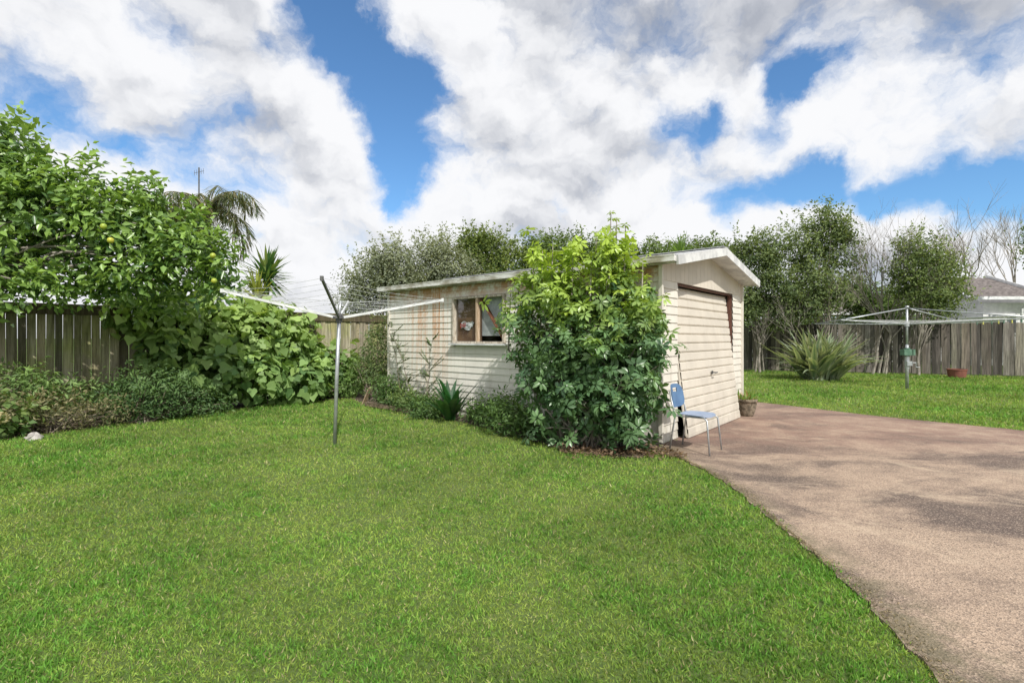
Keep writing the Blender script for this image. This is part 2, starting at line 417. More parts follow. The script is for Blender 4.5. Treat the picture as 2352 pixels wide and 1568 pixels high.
# ---- grass blades
G0 = (1.93, 6.41); U = (.654, .756); W = (-.756, .655)
def gl(a, b_): return (G0[0]+U[0]*a+W[0]*b_, G0[1]+U[1]*a+W[1]*b_)
GARP = [gl(0, 0), gl(3.42, 0), gl(3.42, 5.9), gl(0, 5.9)]
def grass():
    r = np.random.default_rng(11)
    ys = np.linspace(1.3, 22, 600)
    dens = 17500*np.minimum(1, (2.3/ys)**1.9)
    wid = 2*(1.10*ys+.5); pdf = dens*wid; cdf = np.cumsum(pdf); tot = pdf.sum()*(ys[1]-ys[0])
    n = int(tot); cdf = cdf/cdf[-1]
    Y = np.interp(r.random(n), cdf, ys); X = (r.random(n)*2-1)*(1.10*Y+.5)
    P = np.stack([X, Y, np.zeros(n)], 1)
    e = .02*np.sin(Y*7)+.02*np.sin(Y*19+1)+np.abs(r.normal(size=n))*.035
    Pq = P.copy(); Pq[:, 0] -= e-.01; Pq2 = P.copy(); Pq2[:, 1] += e
    ok = ~(inpoly(Pq, DRIVE) & inpoly(Pq2, DRIVE)) & ~(inpoly(P, GARP)) & ~inpoly(P, BEDL) & ~inpoly(P, BEDW)
    ok &= ~((P[:, 0] > 4) & (P[:, 1] > 21-(P[:, 0]-9.9)*.405-.1))
    ok &= ~((P[:, 0] < 0) & (P[:, 1] > P[:, 0]+16.2))
    P = P[ok]; n = len(P); Y = P[:, 1]
    k = np.maximum(1, (Y/2.3))**.60
    def fld(s, a, b_, c_): return np.sin(P[:, 0]*s+a+1.7*np.sin(P[:, 1]*s*.7+b_))*np.sin(P[:, 1]*s*1.1+c_+1.3*np.sin(P[:, 0]*s*.6+a))
    pt = .5+.28*fld(.9, 1, 2, 3)+.22*fld(3.3, 4, 1, 0)+.24*fld(9, 2, 5, 1)+.24*fld(23, 3, 1, 4)
    hgt = (.012+.011*np.clip(pt, 0, 1.2))*r.uniform(.6, 1.5, n)*k
    az = r.uniform(0, 2*np.pi, n); lean = r.uniform(.3, 1.4, n)
    D = np.stack([np.cos(az)*np.sin(lean), np.sin(az)*np.sin(lean), np.cos(lean)], 1)
    fa = r.uniform(0, 2*np.pi, n); Nn = np.stack([np.cos(fa), np.sin(fa), r.uniform(0, 1.2, n)], 1)
    t = np.clip(pt+r.normal(size=n)*.22, 0, 1)[:, None]
    C = np.array((.325, .41, .095))*(1-t)+np.array((.135, .305, .05))*t
    dry = (r.random(n) < .05)[:, None]; C = np.where(dry, np.array((.44, .40, .22)), C)
    br = .80+.34*np.clip(.5+.5*fld(1.7, 2, 3, 1), 0, 1)
    C *= r.uniform(.45, 1.4, (n, 1))*br[:, None]
    wr = .12
    T = [(-wr, 0, 0), (wr, 0, 0), (wr*.7, .55, .08), (0, 1, .28), (-wr*.7, .55, .08)]
    V, F, CC = scatter(T, [(0, 1, 2, 4)], P, Nn, D, hgt, C)
    F2 = (np.asarray([(4, 2, 3)])[None]+(np.arange(n)*5)[:, None, None]).reshape(-1, 3)
    F1 = np.concatenate([F[:, [0, 1, 2]], F[:, [0, 2, 3]], F2]); return (V, F1, CC)
gr = grass()
solo("lawn_grass", gr, GRASSM, kind="stuff", label="short mown green lawn grass", category="grass")
def border():
    r = np.random.default_rng(31); pts = []
    path = DRIVE[2:10]
    for i in range(len(path)-1):
        a = np.array(path[i]); b_ = np.array(path[i+1]); L = np.linalg.norm(b_-a); n = int(L*900)
        t = r.random(n)[:, None]; q = a*(1-t)+b_*t; off = np.abs(r.normal(size=n))*.04*(1+.8*np.sin(q[:, 1]*3.1)); q[:, 0] += off; pts.append(q)
    q2 = []; path = [(5.2, 10.75), (5.72, 9.95), (6.4, 8.8), (7.65, 7.36), (9.5, 6.3)]
    for i in range(4):
        a = np.array(path[i]); b_ = np.array(path[i+1]); L = np.linalg.norm(b_-a); n = int(L*350)
        t = r.random(n)[:, None]; q = a*(1-t)+b_*t; q -= np.abs(r.normal(size=(n, 1)))*.06; q2.append(q)
    q = np.concatenate(pts+q2); n = len(q); P = np.concatenate([q, np.full((n, 1), .017)], 1)
    C = np.where((r.random(n) < .35)[:, None], np.array((.30, .25, .15)), np.array((.10, .09, .045)))*r.uniform(.5, 1.3, (n, 1))
    return scatter(*T_leaf(.10, .03, .06), P, r.normal(size=(n, 3))*.3+np.array([0, 0, 1]), r.normal(size=(n, 3))*np.array([1, 1, .2]), r.uniform(.008, .024, n), C)
solo("dry_clippings", border(), LEAFB, kind="stuff", label="dry grass clippings scattered along the driveway edge", category="grass clippings")

# ------------------------------------------------------------------ garage
garage = thing("garage", (*G0, 0), "old cream weatherboard garage with a low gable roof and crooked door", "garage", rot=math.atan2(.756, .654))
GW, GL, ZT = 3.42, 5.9, 2.34
def siding(m, mp, a0, a1, z0, z1, hole=None, bh=.113):
    z = z0
    while z < z1-.01:
        zt = min(z+bh, z1); segs = [(a0, a1)]
        if hole and zt > hole[2]+.02 and z < hole[3]-.02: segs = [(a0, hole[0]), (hole[1], a1)]
        for s0, s1 in segs:
            n = max(1, int((s1-s0)/.6)); jo = [random.uniform(-.0015, .0015) for _ in range(n+1)]
            for k in range(n):
                p0 = s0+(s1-s0)*k/n; p1 = s0+(s1-s0)*(k+1)/n
                vs = [mp(p0, z-.001, .0), mp(p1, z-.001, .0), mp(p0, z, .019+jo[k]), mp(p1, z, .019+jo[k+1]), mp(p0, zt, .005), mp(p1, zt, .005)]
                m.add(vs, [(0, 1, 3, 2), (2, 3, 5, 4)])
        z += bh
HOLE = (2.68, 3.93, 1.29, 2.12)
mL = lambda a, z, o: (-o, a, z)
mF = lambda a, z, o: (a, -o, z)
mR = lambda a, z, o: (GW+o, a, z)
mB = lambda a, z, o: (a, GL+o, z)
m = M(); siding(m, mL, 0.0, GL, .1, ZT, HOLE)
m.box((.03, 1.34, ZT/2), (.05, 2.68, ZT-.02)); m.box((.03, (3.93+GL)/2, ZT/2), (.05, GL-3.93, ZT-.02))
m.box((.03, 3.305, .64), (.05, 1.246, 1.26)); m.box((.03, 3.305, 2.22), (.05, 1.246, .19))
part("side_wall", m, SIDING, garage, local=True, label="white weatherboard wall streaked with rust stains")
m = M(); siding(m, mR, 0, GL, .1, ZT); m.box((GW-.03, GL/2, ZT/2), (.05, GL, ZT-.02)); part("side_wall", m, SIDINGF, garage, local=True)
m = M(); siding(m, mB, 0, GW, .1, ZT); m.box((GW/2, GL-.03, ZT/2), (GW-.12, .05, ZT-.02))
m.add([(0, GL, ZT), (GW, GL, ZT), (GW/2, GL, 2.70)], [(0, 1, 2)]); part("back_wall", m, SIDINGF, garage, local=True)
for a0, a1 in ((0, .54), (2.95, GW)):
    m = M(); siding(m, mF, a0, a1, .02, 2.16); m.box(((a0+a1)/2, .035, 1.08), (a1-a0, .05, 2.14))
    part("front_wall", m, SIDINGF, garage, local=True)
m = M(); zb = 2.16
m.box((GW/2, .035, 2.25), (GW, .05, .17))
nb = 22
for i in range(nb):
    a = GW*i/nb+.002; b2 = GW*(i+1)/nb-.002
    za = 2.36+.33*(1-abs(a-GW/2)/(GW/2)); zc = 2.36+.33*(1-abs(b2-GW/2)/(GW/2)); o = -.014
    m.add([(a, o, zb), (b2, o, zb), (b2, o, zc), (a, o, za), (a, 0, zb), (b2, 0, zb), (b2, 0, zc), (a, 0, za)],
          [(0, 1, 2, 3), (0, 4, 5, 1), (0, 3, 7, 4), (1, 5, 6, 2), (4, 7, 6, 5)])
part("gable_panel", m, GABLE, garage, local=True)
for (x, y) in ((-.022, -.022), (GW+.022, -.022), (-.022, GL+.022), (GW+.022, GL+.022)):
    m = M(); m.box((x, y, 1.2), (.05, .05, 2.3)); part("corner_board", m, SIDINGF, garage, local=True)
ROOFM = mat_noise("grey_steel_roof", (.30, .31, .32), (.46, .47, .47), 2.5, .55, .1, metal=.2)
m = M(); ny = 170; y0r, y1r = -.27, 6.08
zr = 2.765; ze = 2.43; xe = -.14; xe2 = GW+.14
vs = []; fs = []
for j in range(ny+1):
    y = y0r+(y1r-y0r)*j/ny; w_ = .012*math.sin(j*math.pi/2)
    vs += [(xe, y, ze+w_), (GW/2, y, zr+w_), (xe2, y, ze+w_)]
for j in range(ny):
    a = j*3; fs += [(a, a+1, a+4, a+3), (a+1, a+2, a+5, a+4)]
m.add(vs, fs)
m.add([(xe, y0r, ze-.02), (GW/2, y0r, zr-.02), (xe2, y0r, ze-.02), (xe, y1r, ze-.02), (GW/2, y1r, zr-.02), (xe2, y1r, ze-.02)], [(0, 1, 4, 3), (1, 2, 5, 4)])
m.beam((GW/2, y0r-.02, zr+.012), (GW/2, y1r, zr+.012), .22, .012)
roof = part("roof", m, ROOFM, garage, local=True)
for sx in (-1, 1):
    m = M(); xo = GW/2+sx*(GW/2+.14)
    m.beam((GW/2, -.285, zr-.055), (xo, -.285, ze-.062), .03, .12)
    part("barge_board", m, TRIM, roof, local=True)
    m = M(); xo = GW/2+sx*(GW/2+.12)
    m.beam((GW/2, -.14, zr-.09), (xo, -.14, ze-.09), .25, .012)
    part("soffit", m, TRIM, roof, local=True)
GUT = mat_noise("stained_gutter_paint", (.30, .28, .22), (.68, .69, .66), 7, .6, .2, sc=(1, .5, 1.5))
m = M()
m.box((-.175, 2.9, 2.385), (.085, 6.35, .07)); m.box((-.09, 2.9, 2.345), (.09, 6.3, .015)); m.box((-.215, 2.9, 2.426), (.014, 6.36, .018))
part("gutter", m, GUT, roof, local=True)
m = M(); m.box((GW+.18, 2.9, 2.385), (.07, 6.35, .07)); m.box((GW+.1, 2.9, 2.345), (.09, 6.3, .015)); part("gutter", m, GUT, roof, local=True)
m = M(); m.box((GW/2, GL/2, .02), (GW-.14, GL-.14, .03)); part("floor", m, mat_noise("dark_concrete", (.05, .05, .05), (.09, .09, .085)), garage, local=True)
m = M(); m.box((.553, .04, 1.07), (.022, .07, 2.13)); m.box((2.937, .04, 1.07), (.022, .07, 2.13)); m.box((1.745, .05, 2.145), (2.36, .07, .025))
part("door_frame", m, REDW, garage, local=True)
m = M(); dw0, dw1 = .575, 2.91; zb0, zt0 = .05, 2.11; yb, yt = -.15, .10
prof = []; nr = 16
for i in range(nr):
    t0 = i/nr
    for f, o in ((0, 0), (.72, -.003), (.79, .016), (.87, .016), (.92, 0), (.95, .009)): prof.append((t0+f/nr, o))
prof.append((1, 0))
vs = []; fs = []; nx = 8
for (t_, o) in prof:
    for k in range(nx+1):
        x = dw0+(dw1-dw0)*k/nx; warp = .004*math.sin(k*.9+t_*3)
        vs.append((x, yb+(yt-yb)*t_+o+warp, zb0+(zt0-zb0)*t_))
for i in range(len(prof)-1):
    for k in range(nx):
        a = i*(nx+1)+k; fs.append((a, a+1, a+nx+2, a+nx+1))
m.add(vs, fs)
m.beam((dw0, yb+.03, zb0), (dw0, yt+.03, zt0), .02, .05, up=(1, 0, 0)); m.beam((dw1, yb+.03, zb0), (dw1, yt+.03, zt0), .02, .05, up=(1, 0, 0))
m.beam((dw0, yb+.02, zb0), (dw1, yb+.02, zb0), .04, .05)
door = part("garage_door", m, DOORM, garage, local=True, label="cream ribbed metal tilt door hanging askew")
m = M(); m.box((1.72, -.08, .86), (.05, .012, .05)); m.tube([(1.72, -.08, .86), (1.72, -.14, .86)], .01, 8); m.tube([(1.67, -.14, .86), (1.77, -.14, .86)], .010, 8)
part("handle", m, DARKM, door, local=True)
# window
m = M(); y0, y1, z0, z1 = HOLE
m.box((-.02, (y0+y1)/2, z1-.015), (.09, y1-y0+.02, .035)); m.box((-.02, y0+.014, (z0+z1)/2), (.088, .035, z1-z0-.04)); m.box((-.02, y1-.014, (z0+z1)/2), (.088, .035, z1-z0-.04))
m.box((-.02, (y0+y1)/2, z0+.025), (.086, y1-y0-.04, .035))
window = part("window", m, FRAMEW, garage, local=True, label="weathered timber framed two-pane window")
m = M(); m.box((-.02, y0+.64, (z0+z1)/2), (.07, .045, z1-z0-.07)); part("mullion", m, TANW, window, local=True)
m = M(); m.box((-.05, (y0+y1)/2, z0-.008), (.13, y1-y0+.12, .03)); part("sill", m, TRIM, window, local=True)
gm = bpy.data.materials.new("window_glass"); gm.use_nodes = True; t = NT(gm.node_tree)
tr = t.n('ShaderNodeBsdfTransparent'); tr.inputs[0].default_value = (.86, .88, .88, 1); gs = t.n('ShaderNodeBsdfGlossy'); gs.inputs['Roughness'].default_value = .04
fr = t.n('ShaderNodeFresnel'); fr.inputs['IOR'].default_value = 1.3; mx = t.n('ShaderNodeMixShader'); t.l(fr.outputs[0], mx.inputs[0]); t.l(tr.outputs[0], mx.inputs[1]); t.l(gs.outputs[0], mx.inputs[2])
t.l(mx.outputs[0], gm.node_tree.nodes['Material Output'].inputs['Surface'])
m = M(); m.add([(-.002, y0+.035, z0+.04), (-.002, y1-.035, z0+.04), (-.002, y1-.035, z1-.04), (-.002, y0+.035, z1-.04)], [(0, 1, 2, 3)])
part("glass_pane", m, gm, window, local=True)
PLY = mat_noise("brown_hardboard", (.09, .045, .025), (.22, .13, .075), 3, .8, .1)
m = M(); m.box((.066, 3.62, 1.70), (.01, .62, .9)); part("hardboard_sheet", m, PLY, window, local=True)
m = M(); m.box((.08, 2.98, 1.78), (.01, .66, .70)); part("fabric_screen", m, mat_noise("grey_screen", (.34, .37, .38), (.48, .51, .52), 12, .8, .1), window, local=True)
m = M(); m.beam((.045, 3.30, 2.10), (.045, 2.72, 1.33), .02, .10, up=(1, 0, 0)); part("diagonal_brace", m, mat_noise("brace_timber", (.12, .045, .025), (.24, .10, .055), 9, .7, .2), window, local=True)
m = M(); vs = []; fs = []; rr = random.Random(4)
for i in range(9):
    for j in range(7):
        a = (i/8-.5); b_ = (j/6-.5); k = 1-.5*abs(b_)*abs(a)*2
        vs.append((.045+rr.uniform(-.010, .010), 3.66-a*.36*k+rr.uniform(-.012, .012), 1.62+b_*.14*k+rr.uniform(-.012, .012)+.02*math.sin(i)))
for i in range(8):
    for j in range(6):
        a = i*7+j; fs.append((a, a+1, a+8, a+7))
m.add(vs, fs); part("plastic_bag", m, mat_noise("white_plastic", (.5, .51, .53), (.7, .7, .7), 9, .4, .2), window, local=True)
cu = bpy.data.curves.new("txt", 'FONT'); cu.body = "pal"; cu.size = .13; cu.extrude = .002; cu.align_x = 'CENTER'
to = bpy.data.objects.new("txt", cu); COL.objects.link(to); bpy.context.view_layer.update()
tm = bpy.data.meshes.new_from_object(to); bpy.data.objects.remove(to)
V = np.array([v.co[:] for v in tm.vertices]); V2 = np.stack([np.full(len(V), .028)+V[:, 2], 3.75-V[:, 0], 1.59+V[:, 1]], 1)
part("printed_lettering", (V2, [tuple(p.vertices) for p in tm.polygons], np.ones((len(V), 3))), mat_noise("red_ink", (.45, .03, .02), (.5, .04, .03)), window, local=True)

# ------------------------------------------------------------------ fences
def fence(p0, p1, h, mat, label, pw=.14, side=1, cap=False, rails=(.35, 1.6), seed=1, batten=False, kmin=.62):
    rr = random.Random(seed); a = Vector((*p0, 0)); b_ = Vector((*p1, 0)); d = (b_-a); L = d.length; d.normalize(); n = Vector((d.y, -d.x, 0))*side
    root = thing("fence", a, label, "fence", group="timber paling fences around the yard")
    m = M(); x = 0; i = 0
    while x < L:
        w_ = pw*rr.uniform(.8, 1.15); c = a+d*(x+w_/2)+n*(rr.uniform(0, .010)+(.024 if batten and i % 2 else 0)); hh = h+rr.uniform(-.035, .02); k = rr.uniform(kmin, 1.15)
        if rr.random() < .16: k *= .5
        tint = (k*rr.uniform(.95, 1.05), k, k*rr.uniform(.9, 1.02))
        m.box(c+Vector((0, 0, hh/2+.02)), (w_-(.004 if batten else .014), .02, hh-.04), (d, n, Vector((rr.uniform(-.010, .010)*d.x, rr.uniform(-.010, .010)*d.y, 1))), tint)
        x += w_; i += 1
    part("palings", m, mat, root)
    for z in rails:
        m = M(); m.beam(a+n*.07+Vector((0, 0, z)), b_+n*.07+Vector((0, 0, z)), .045, .09, col=(.75, .75, .75)); part("rail", m, mat, root)
    if cap:
        m = M(); m.beam(a+n*.05+Vector((0, 0, h-.06)), b_+n*.05+Vector((0, 0, h-.06)), .03, .15, col=(.30, .27, .24))
        m.beam(a+n*.02+Vector((0, 0, h+.035)), b_+n*.02+Vector((0, 0, h+.035)), .12, .03, col=(.5, .48, .42)); part("cap_rail", m, mat, root)
    x = .5
    while x < L:
        m = M(); c = a+d*x-n*.07; m.box(c+Vector((0, 0, h*.47)), (.1, .1, h*.94), (d, n, Vector((0, 0, 1)))); part("post", m, mat, root); x += 2.4
    return root
fence((-14, 2.3), (-3.3, 13), 1.93, FENCEL, "mossy green timber fence partly smothered by vines", pw=.125, cap=True, rails=(.55,), batten=True, seed=3, kmin=.6)
fence((-3.3, 13), (4.6, 23.1), 1.95, FENCER, "grey timber fence running behind the garage", seed=4)
fence((4.6, 23.1), (26, 14.5), 1.95, FENCER, "grey weathered timber fence beyond the lawn", seed=5, pw=.15, rails=(), batten=True, kmin=.45)

# ------------------------------------------------------------------ left rotary clothesline
cb = (-2.27, 6.41, 0)
cl = thing("rotary_clothesline", cb, "galvanised rotary clothesline with white arms standing on the lawn", "clothesline")
m = M(); m.tube([(cb[0]-.04, cb[1], -.05), (cb[0]-.01, cb[1], .9), (cb[0]+.02, cb[1], 1.62)], .024, 12); m.tube([(cb[0]+.02, cb[1], 1.6), (cb[0]+.035, cb[1], 1.88)], .016, 10)
part("pole", m, GALV, cl, smooth=True)
m = M(); hub = Vector((cb[0]+.02, cb[1], 1.66)); m.tube([hub-Vector((0, 0, .06)), hub+Vector((0, 0, .05))], .04, 12); m.box(hub, (.12, .12, .03))
part("hub", m, DARKM, cl)
th = math.radians(13); Lr = 1.36
dirs = [(-math.cos(th), -math.sin(th), 1.98), (math.sin(th)*1.0, -math.cos(th), 2.01), (math.cos(th), math.sin(th), 1.91), (-math.sin(th), math.cos(th), 1.95)]
ends = []
for i, (dx, dy, ez) in enumerate(dirs):
    e = Vector((cb[0]+dx*Lr, cb[1]+dy*Lr, ez)); ends.append(e)
    m = M(); m.beam(hub+Vector((dx*.03, dy*.03, 0)), e, .022, .032); m.box(e, (.03, .03, .05))
    part("arm", m, DARKM if i == 1 else WHITEM, cl)
m = M()
for f in (.38, .5, .62, .74, .86, .97):
    for i in range(4):
        a = hub.lerp(ends[i], f); b_ = hub.lerp(ends[(i+1) % 4], f); a = a+Vector((0, 0, .018)); b_ = b_+Vector((0, 0, .018))
        mid = (a+b_)/2-Vector((0, 0, .015+.02*f)); m.tube([a, a.lerp(mid, .55), mid, b_.lerp(mid, .55), b_], .0019, 4, cap=False)
for i in range(4): m.tube([Vector((cb[0]+.035, cb[1], 1.86)), ends[i]], .0022, 4)
part("line", m, LINEM, cl)

# ------------------------------------------------------------------ right rotary clothesline
rb = Vector((10.75, 13.4, 0))
cr_ = thing("rotary_clothesline", rb, "large steel rotary clothesline with a green winding box on the lawn", "clothesline")
m = M(); m.tube([rb-Vector((0, 0, .05)), rb+Vector((0, 0, 1.2))], .04, 12); m.tube([rb+Vector((0, 0, 1.1)), rb+Vector((0, 0, 2.22))], .028, 12); m.tube([rb+Vector((0, 0, 2.2)), rb+Vector((0, 0, 2.26))], .045, 12)
part("pole", m, GALV, cr_, smooth=True)
m = M(); m.box(rb+Vector((0, -.02, 1.0)), (.30, .16, .16)); m.tube([rb+Vector((0, 0, .9)), rb+Vector((0, 0, 1.12))], .07, 12)
part("winder_box", m, GREENP, cr_)
m = M(); m.tube([rb+Vector((.05, -.05, .72)), rb+Vector((.16, -.1, .72)), rb+Vector((.16, -.1, .60)), rb+Vector((.26, -.1, .60))], .012, 8); m.box(rb+Vector((.0, -.05, .70)), (.14, .1, .12)); m.tube([rb+Vector((.0, 0, .55)), rb+Vector((.0, 0, .9))], .055, 10)
part("crank_handle", m, GALV, cr_)
ends = []; L2 = 2.65
for i in range(4):
    a = math.radians(22+90*i); e = rb+Vector((math.cos(a)*L2, math.sin(a)*L2, 1.84)); ends.append(e)
    m = M(); m.tube([rb+Vector((0, 0, 1.76)), e], .016, 8); m.tube([rb+Vector((0, 0, 2.2)), rb.lerp(e, .93)+Vector((0, 0, 1.85*.07+.02))], .014, 8)
    part("arm", m, GALV, cr_, smooth=True)
m = M(); m.tube([rb+Vector((0, 0, 1.70)), rb+Vector((0, 0, 1.82))], .06, 12); part("hub", m, GALV, cr_)
m = M(); c0 = rb+Vector((0, 0, 1.78))
for f in (.3, .42, .54, .66, .78, .9, 1.0):
    for i in range(4):
        a = c0.lerp(ends[i], f); b_ = c0.lerp(ends[(i+1) % 4], f); mid = (a+b_)/2-Vector((0, 0, .04)); m.tube([a, mid, b_], .0035, 4, cap=False)
part("line", m, LINEM, cr_)
rr = random.Random(12)
for i in range(7):
    a = c0.lerp(ends[3], 1.0); b_ = c0.lerp(ends[0], 1.0); q = a.lerp(b_, .2+.1*i+rr.uniform(-.03, .03))-Vector((0, 0, .045))
    m = M(); m.box(q, (.02, .02, .08)); part("clothes_peg", m, mat_noise("peg_plastic", (.5, .5, .1), (.6, .55, .15)) if i % 2 else GREENP, cr_)

# ------------------------------------------------------------------ chair
ch = thing("chair", (2.27, 6.08, .014), "blue plastic stacking chair with thin metal legs on the driveway", "chair", rot=math.atan2(-.655, .756))
def panel(f, nu, nv, hole=None, th=.010, nrm=Vector((0, 0, 1))):
    m = M(); vs = []
    for s_ in (0, 1):
        for i in range(nu+1):
            for j in range(nv+1):
                p = Vector(f(i/nu*2-1, j/nv*2-1)); vs.append(p-nrm*th*s_)
    fs = []; o = (nu+1)*(nv+1)
    for i in range(nu):
        for j in range(nv):
            if hole and hole(i, j): continue
            a = i*(nv+1)+j; q = (a, a+1, a+nv+2, a+nv+1); fs.append(q); fs.append(tuple(o+k for k in reversed(q)))
    for i in range(nu):
        for j, jj in ((0, 1), (nv, -1)):
            a = i*(nv+1)+j; fs.append((a, a+nv+1, o+a+nv+1, o+a))
    for j in range(nv):
        for i in (0, nu):
            a = i*(nv+1)+j; fs.append((a, a+1, o+a+1, o+a))
    m.add(vs, fs); return m
def sq(u, v, p=4):
    r_ = max(abs(u), abs(v))
    if r_ < 1e-6: return 0, 0
    k = r_/((abs(u)**p+abs(v)**p)**(1/p)); return u*k, v*k
def fseat(u, v):
    a, b_ = sq(u, v); return (a*.195+.01, b_*.19*(1+.05*a), .445-.012*(1-a*a)*(1-b_*b_)-.03*max(0, a-.7)+.01*b_*b_)
part("seat", panel(fseat, 14, 14), BLUES, ch, local=True, smooth=False)
def fback(u, v):
    a, b_ = sq(u, v, 3.5); return (-.235-.05*(b_*.5+.5)+.035*a*a, a*.18*(1-.08*b_), .655+b_*.145)
part("backrest", panel(fback, 16, 12, hole=lambda i, j: 5 <= i <= 10 and j in (8, 9), nrm=Vector((1, 0, 0))), BLUE, ch, local=True)
for sx, sy in ((1, -1), (1, 1), (-1, -1), (-1, 1)):
    m = M()
    if sx > 0: m.tube([(.24, sy*.21, -.0), (.20, sy*.185, .40), (.16, sy*.17, .43), (-.05, sy*.17, .43)], .0105, 8)
    else: m.tube([(-.25, sy*.20, -.0), (-.19, sy*.185, .40), (-.205, sy*.18, .48), (-.26, sy*.175, .72)], .0105, 8)
    part("leg", m, GALV, ch, local=True, smooth=True)
m = M(); m.tube([(.16, -.17, .425), (.16, .17, .425)], .009, 8); m.tube([(-.19, -.185, .42), (-.19, .185, .42)], .009, 8); m.tube([(-.19, -.18, .425), (.16, -.17, .428)], .009, 8); m.tube([(-.19, .18, .425), (.16, .17, .428)], .009, 8)
part("seat_frame", m, GALV, ch, local=True)

# ------------------------------------------------------------------ planter pots
pp = (4.16, 8.74, .014)
pot = thing("plant_pot", pp, "weathered stone pot with small plants by the garage corner", "plant pot")
m = M(); m.lathe(pp, [(.0, 0), (.11, 0), (.12, .02), (.145, .1), (.165, .2), (.17, .25), (.182, .255), (.184, .30), (.165, .305), (.158, .26), (.0, .255)], 28)
part("pot_body", m, mat_noise("mossy_stone_pot", (.10, .08, .055), (.26, .21, .15), 18, .9, .9, bd=.02), pot, smooth=True)
m = M(); rr = random.Random(5)
for i in range(90):
    m.ribbon((pp[0]+rr.uniform(-.12, .12), pp[1]+rr.uniform(-.12, .12), .27), rr.uniform(0, 6.28), rr.uniform(.3, 1.5), rr.uniform(.1, .26), .028, rr.uniform(.5, 1.6), 4, col=rr.choice([(.10, .2, .04), (.16, .24, .06), (.3, .2, .1)]))
part("foliage", m, LEAF, pot)
tb = (15.45, 17.1, 0)
m = M(); m.lathe((0, 0, 0), [(0, 0), (.235, 0), (.27, .27), (.285, .275), (.285, .31), (.255, .31), (.25, .24), (0, .24)], 28)
o = solo("garden_tub", m, mat_noise("terracotta", (.16, .055, .04), (.22, .08, .055), 6, .7, .1), "red-brown round garden tub on the grass by the fence", "planter tub", smooth=False); o.location = tb

# ------------------------------------------------------------------ schefflera bush
ROS = T_rosette(8, .175)
sb = (1.1, 6.35, 0)
bl = [(1.15, 6.10, .95, .64, .45, .85), (.52, 6.72, 1.40, .56, .45, .78), (1.22, 6.3, 2.15, .20, .20, .60), (1.58, 6.0, 1.30, .28, .28, .52),
      (.75, 6.45, .6, .5, .38, .55), (1.36, 5.98, .6, .34, .30, .52), (.20, 6.95, 1.95, .22, .20, .42), (.78, 6.55, 1.95, .22, .2, .48), (1.45, 6.2, 1.95, .20, .2, .52), (.52, 6.7, 2.2, .14, .14, .36)]
root = thing("umbrella_shrub", sb, "tall umbrella shrub with glossy whorled leaves growing against the garage", "shrub")
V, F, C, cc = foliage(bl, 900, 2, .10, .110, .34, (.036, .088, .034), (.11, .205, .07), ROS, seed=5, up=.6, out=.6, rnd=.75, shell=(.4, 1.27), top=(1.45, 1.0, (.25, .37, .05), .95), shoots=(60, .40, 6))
rr = random.Random(77); Ps = []; Ns = []; Cs = []; Ss = []
spires = [((1.25, 6.22), 2.98), ((1.42, 6.16), 2.80), ((1.08, 6.3), 2.75), ((.30, 6.85), 2.50), ((.55, 6.62), 2.66), ((.10, 6.98), 2.3), ((.80, 6.45), 2.48), ((1.60, 6.02), 2.30), ((1.34, 6.3), 2.92), ((.42, 6.75), 2.60), ((1.0, 6.2), 2.35), ((-.02, 7.05), 2.05)]
stm = M()
for (sx_, sy_), zt in spires:
    stm.tube([(sb[0]+(sx_-sb[0])*.3, sb[1]+(sy_-sb[1])*.3, -.02), (sx_-.03, sy_, zt*.6), (sx_, sy_, zt)], [.022, .014, .006], 6)
    z = zt
    for k in range(9):
        Ps.append((sx_+rr.uniform(-.05, .05)*(k > 0), sy_+rr.uniform(-.05, .05), z)); Ns.append((rr.uniform(-.35, .35), rr.uniform(-.35, .35), 1)); Ss.append(.098*(.75+.07*k)*rr.uniform(.85, 1.15))
        q = rr.uniform(.7, 1.2); cc_ = (.22, .34, .05) if k < 6 else (.13, .23, .055); Cs.append(tuple(c_*q for c_ in cc_)); z -= rr.uniform(.06, .10)
rg = np.random.default_rng(5)
V3, F3, C3 = scatter(ROS[0], ROS[1], np.array(Ps), np.array(Ns), rg.normal(size=(len(Ps), 3)), np.array(Ss), np.array(Cs))
part("crown", (np.concatenate([V, V3]), np.concatenate([F, F3+len(V)]), np.concatenate([C, C3])), LEAFG, root)
tg = cc[np.random.default_rng(2).choice(len(cc), 90, replace=False)]
m = stm; rr = random.Random(8)
for q in tg:
    b0 = Vector((sb[0]+rr.uniform(-.45, .45), sb[1]+rr.uniform(-.2, .2), -.02)); q = Vector(q)
    p = [b0.lerp(q, k/5)+Vector((rr.uniform(-.05, .05), rr.uniform(-.05, .05), .12*math.sin(math.pi*k/5))) for k in range(6)]
    m.tube(p, [.020*(1-.75*k/5) for k in range(6)], 6)
part("stems", m, BARKG, root, smooth=True)

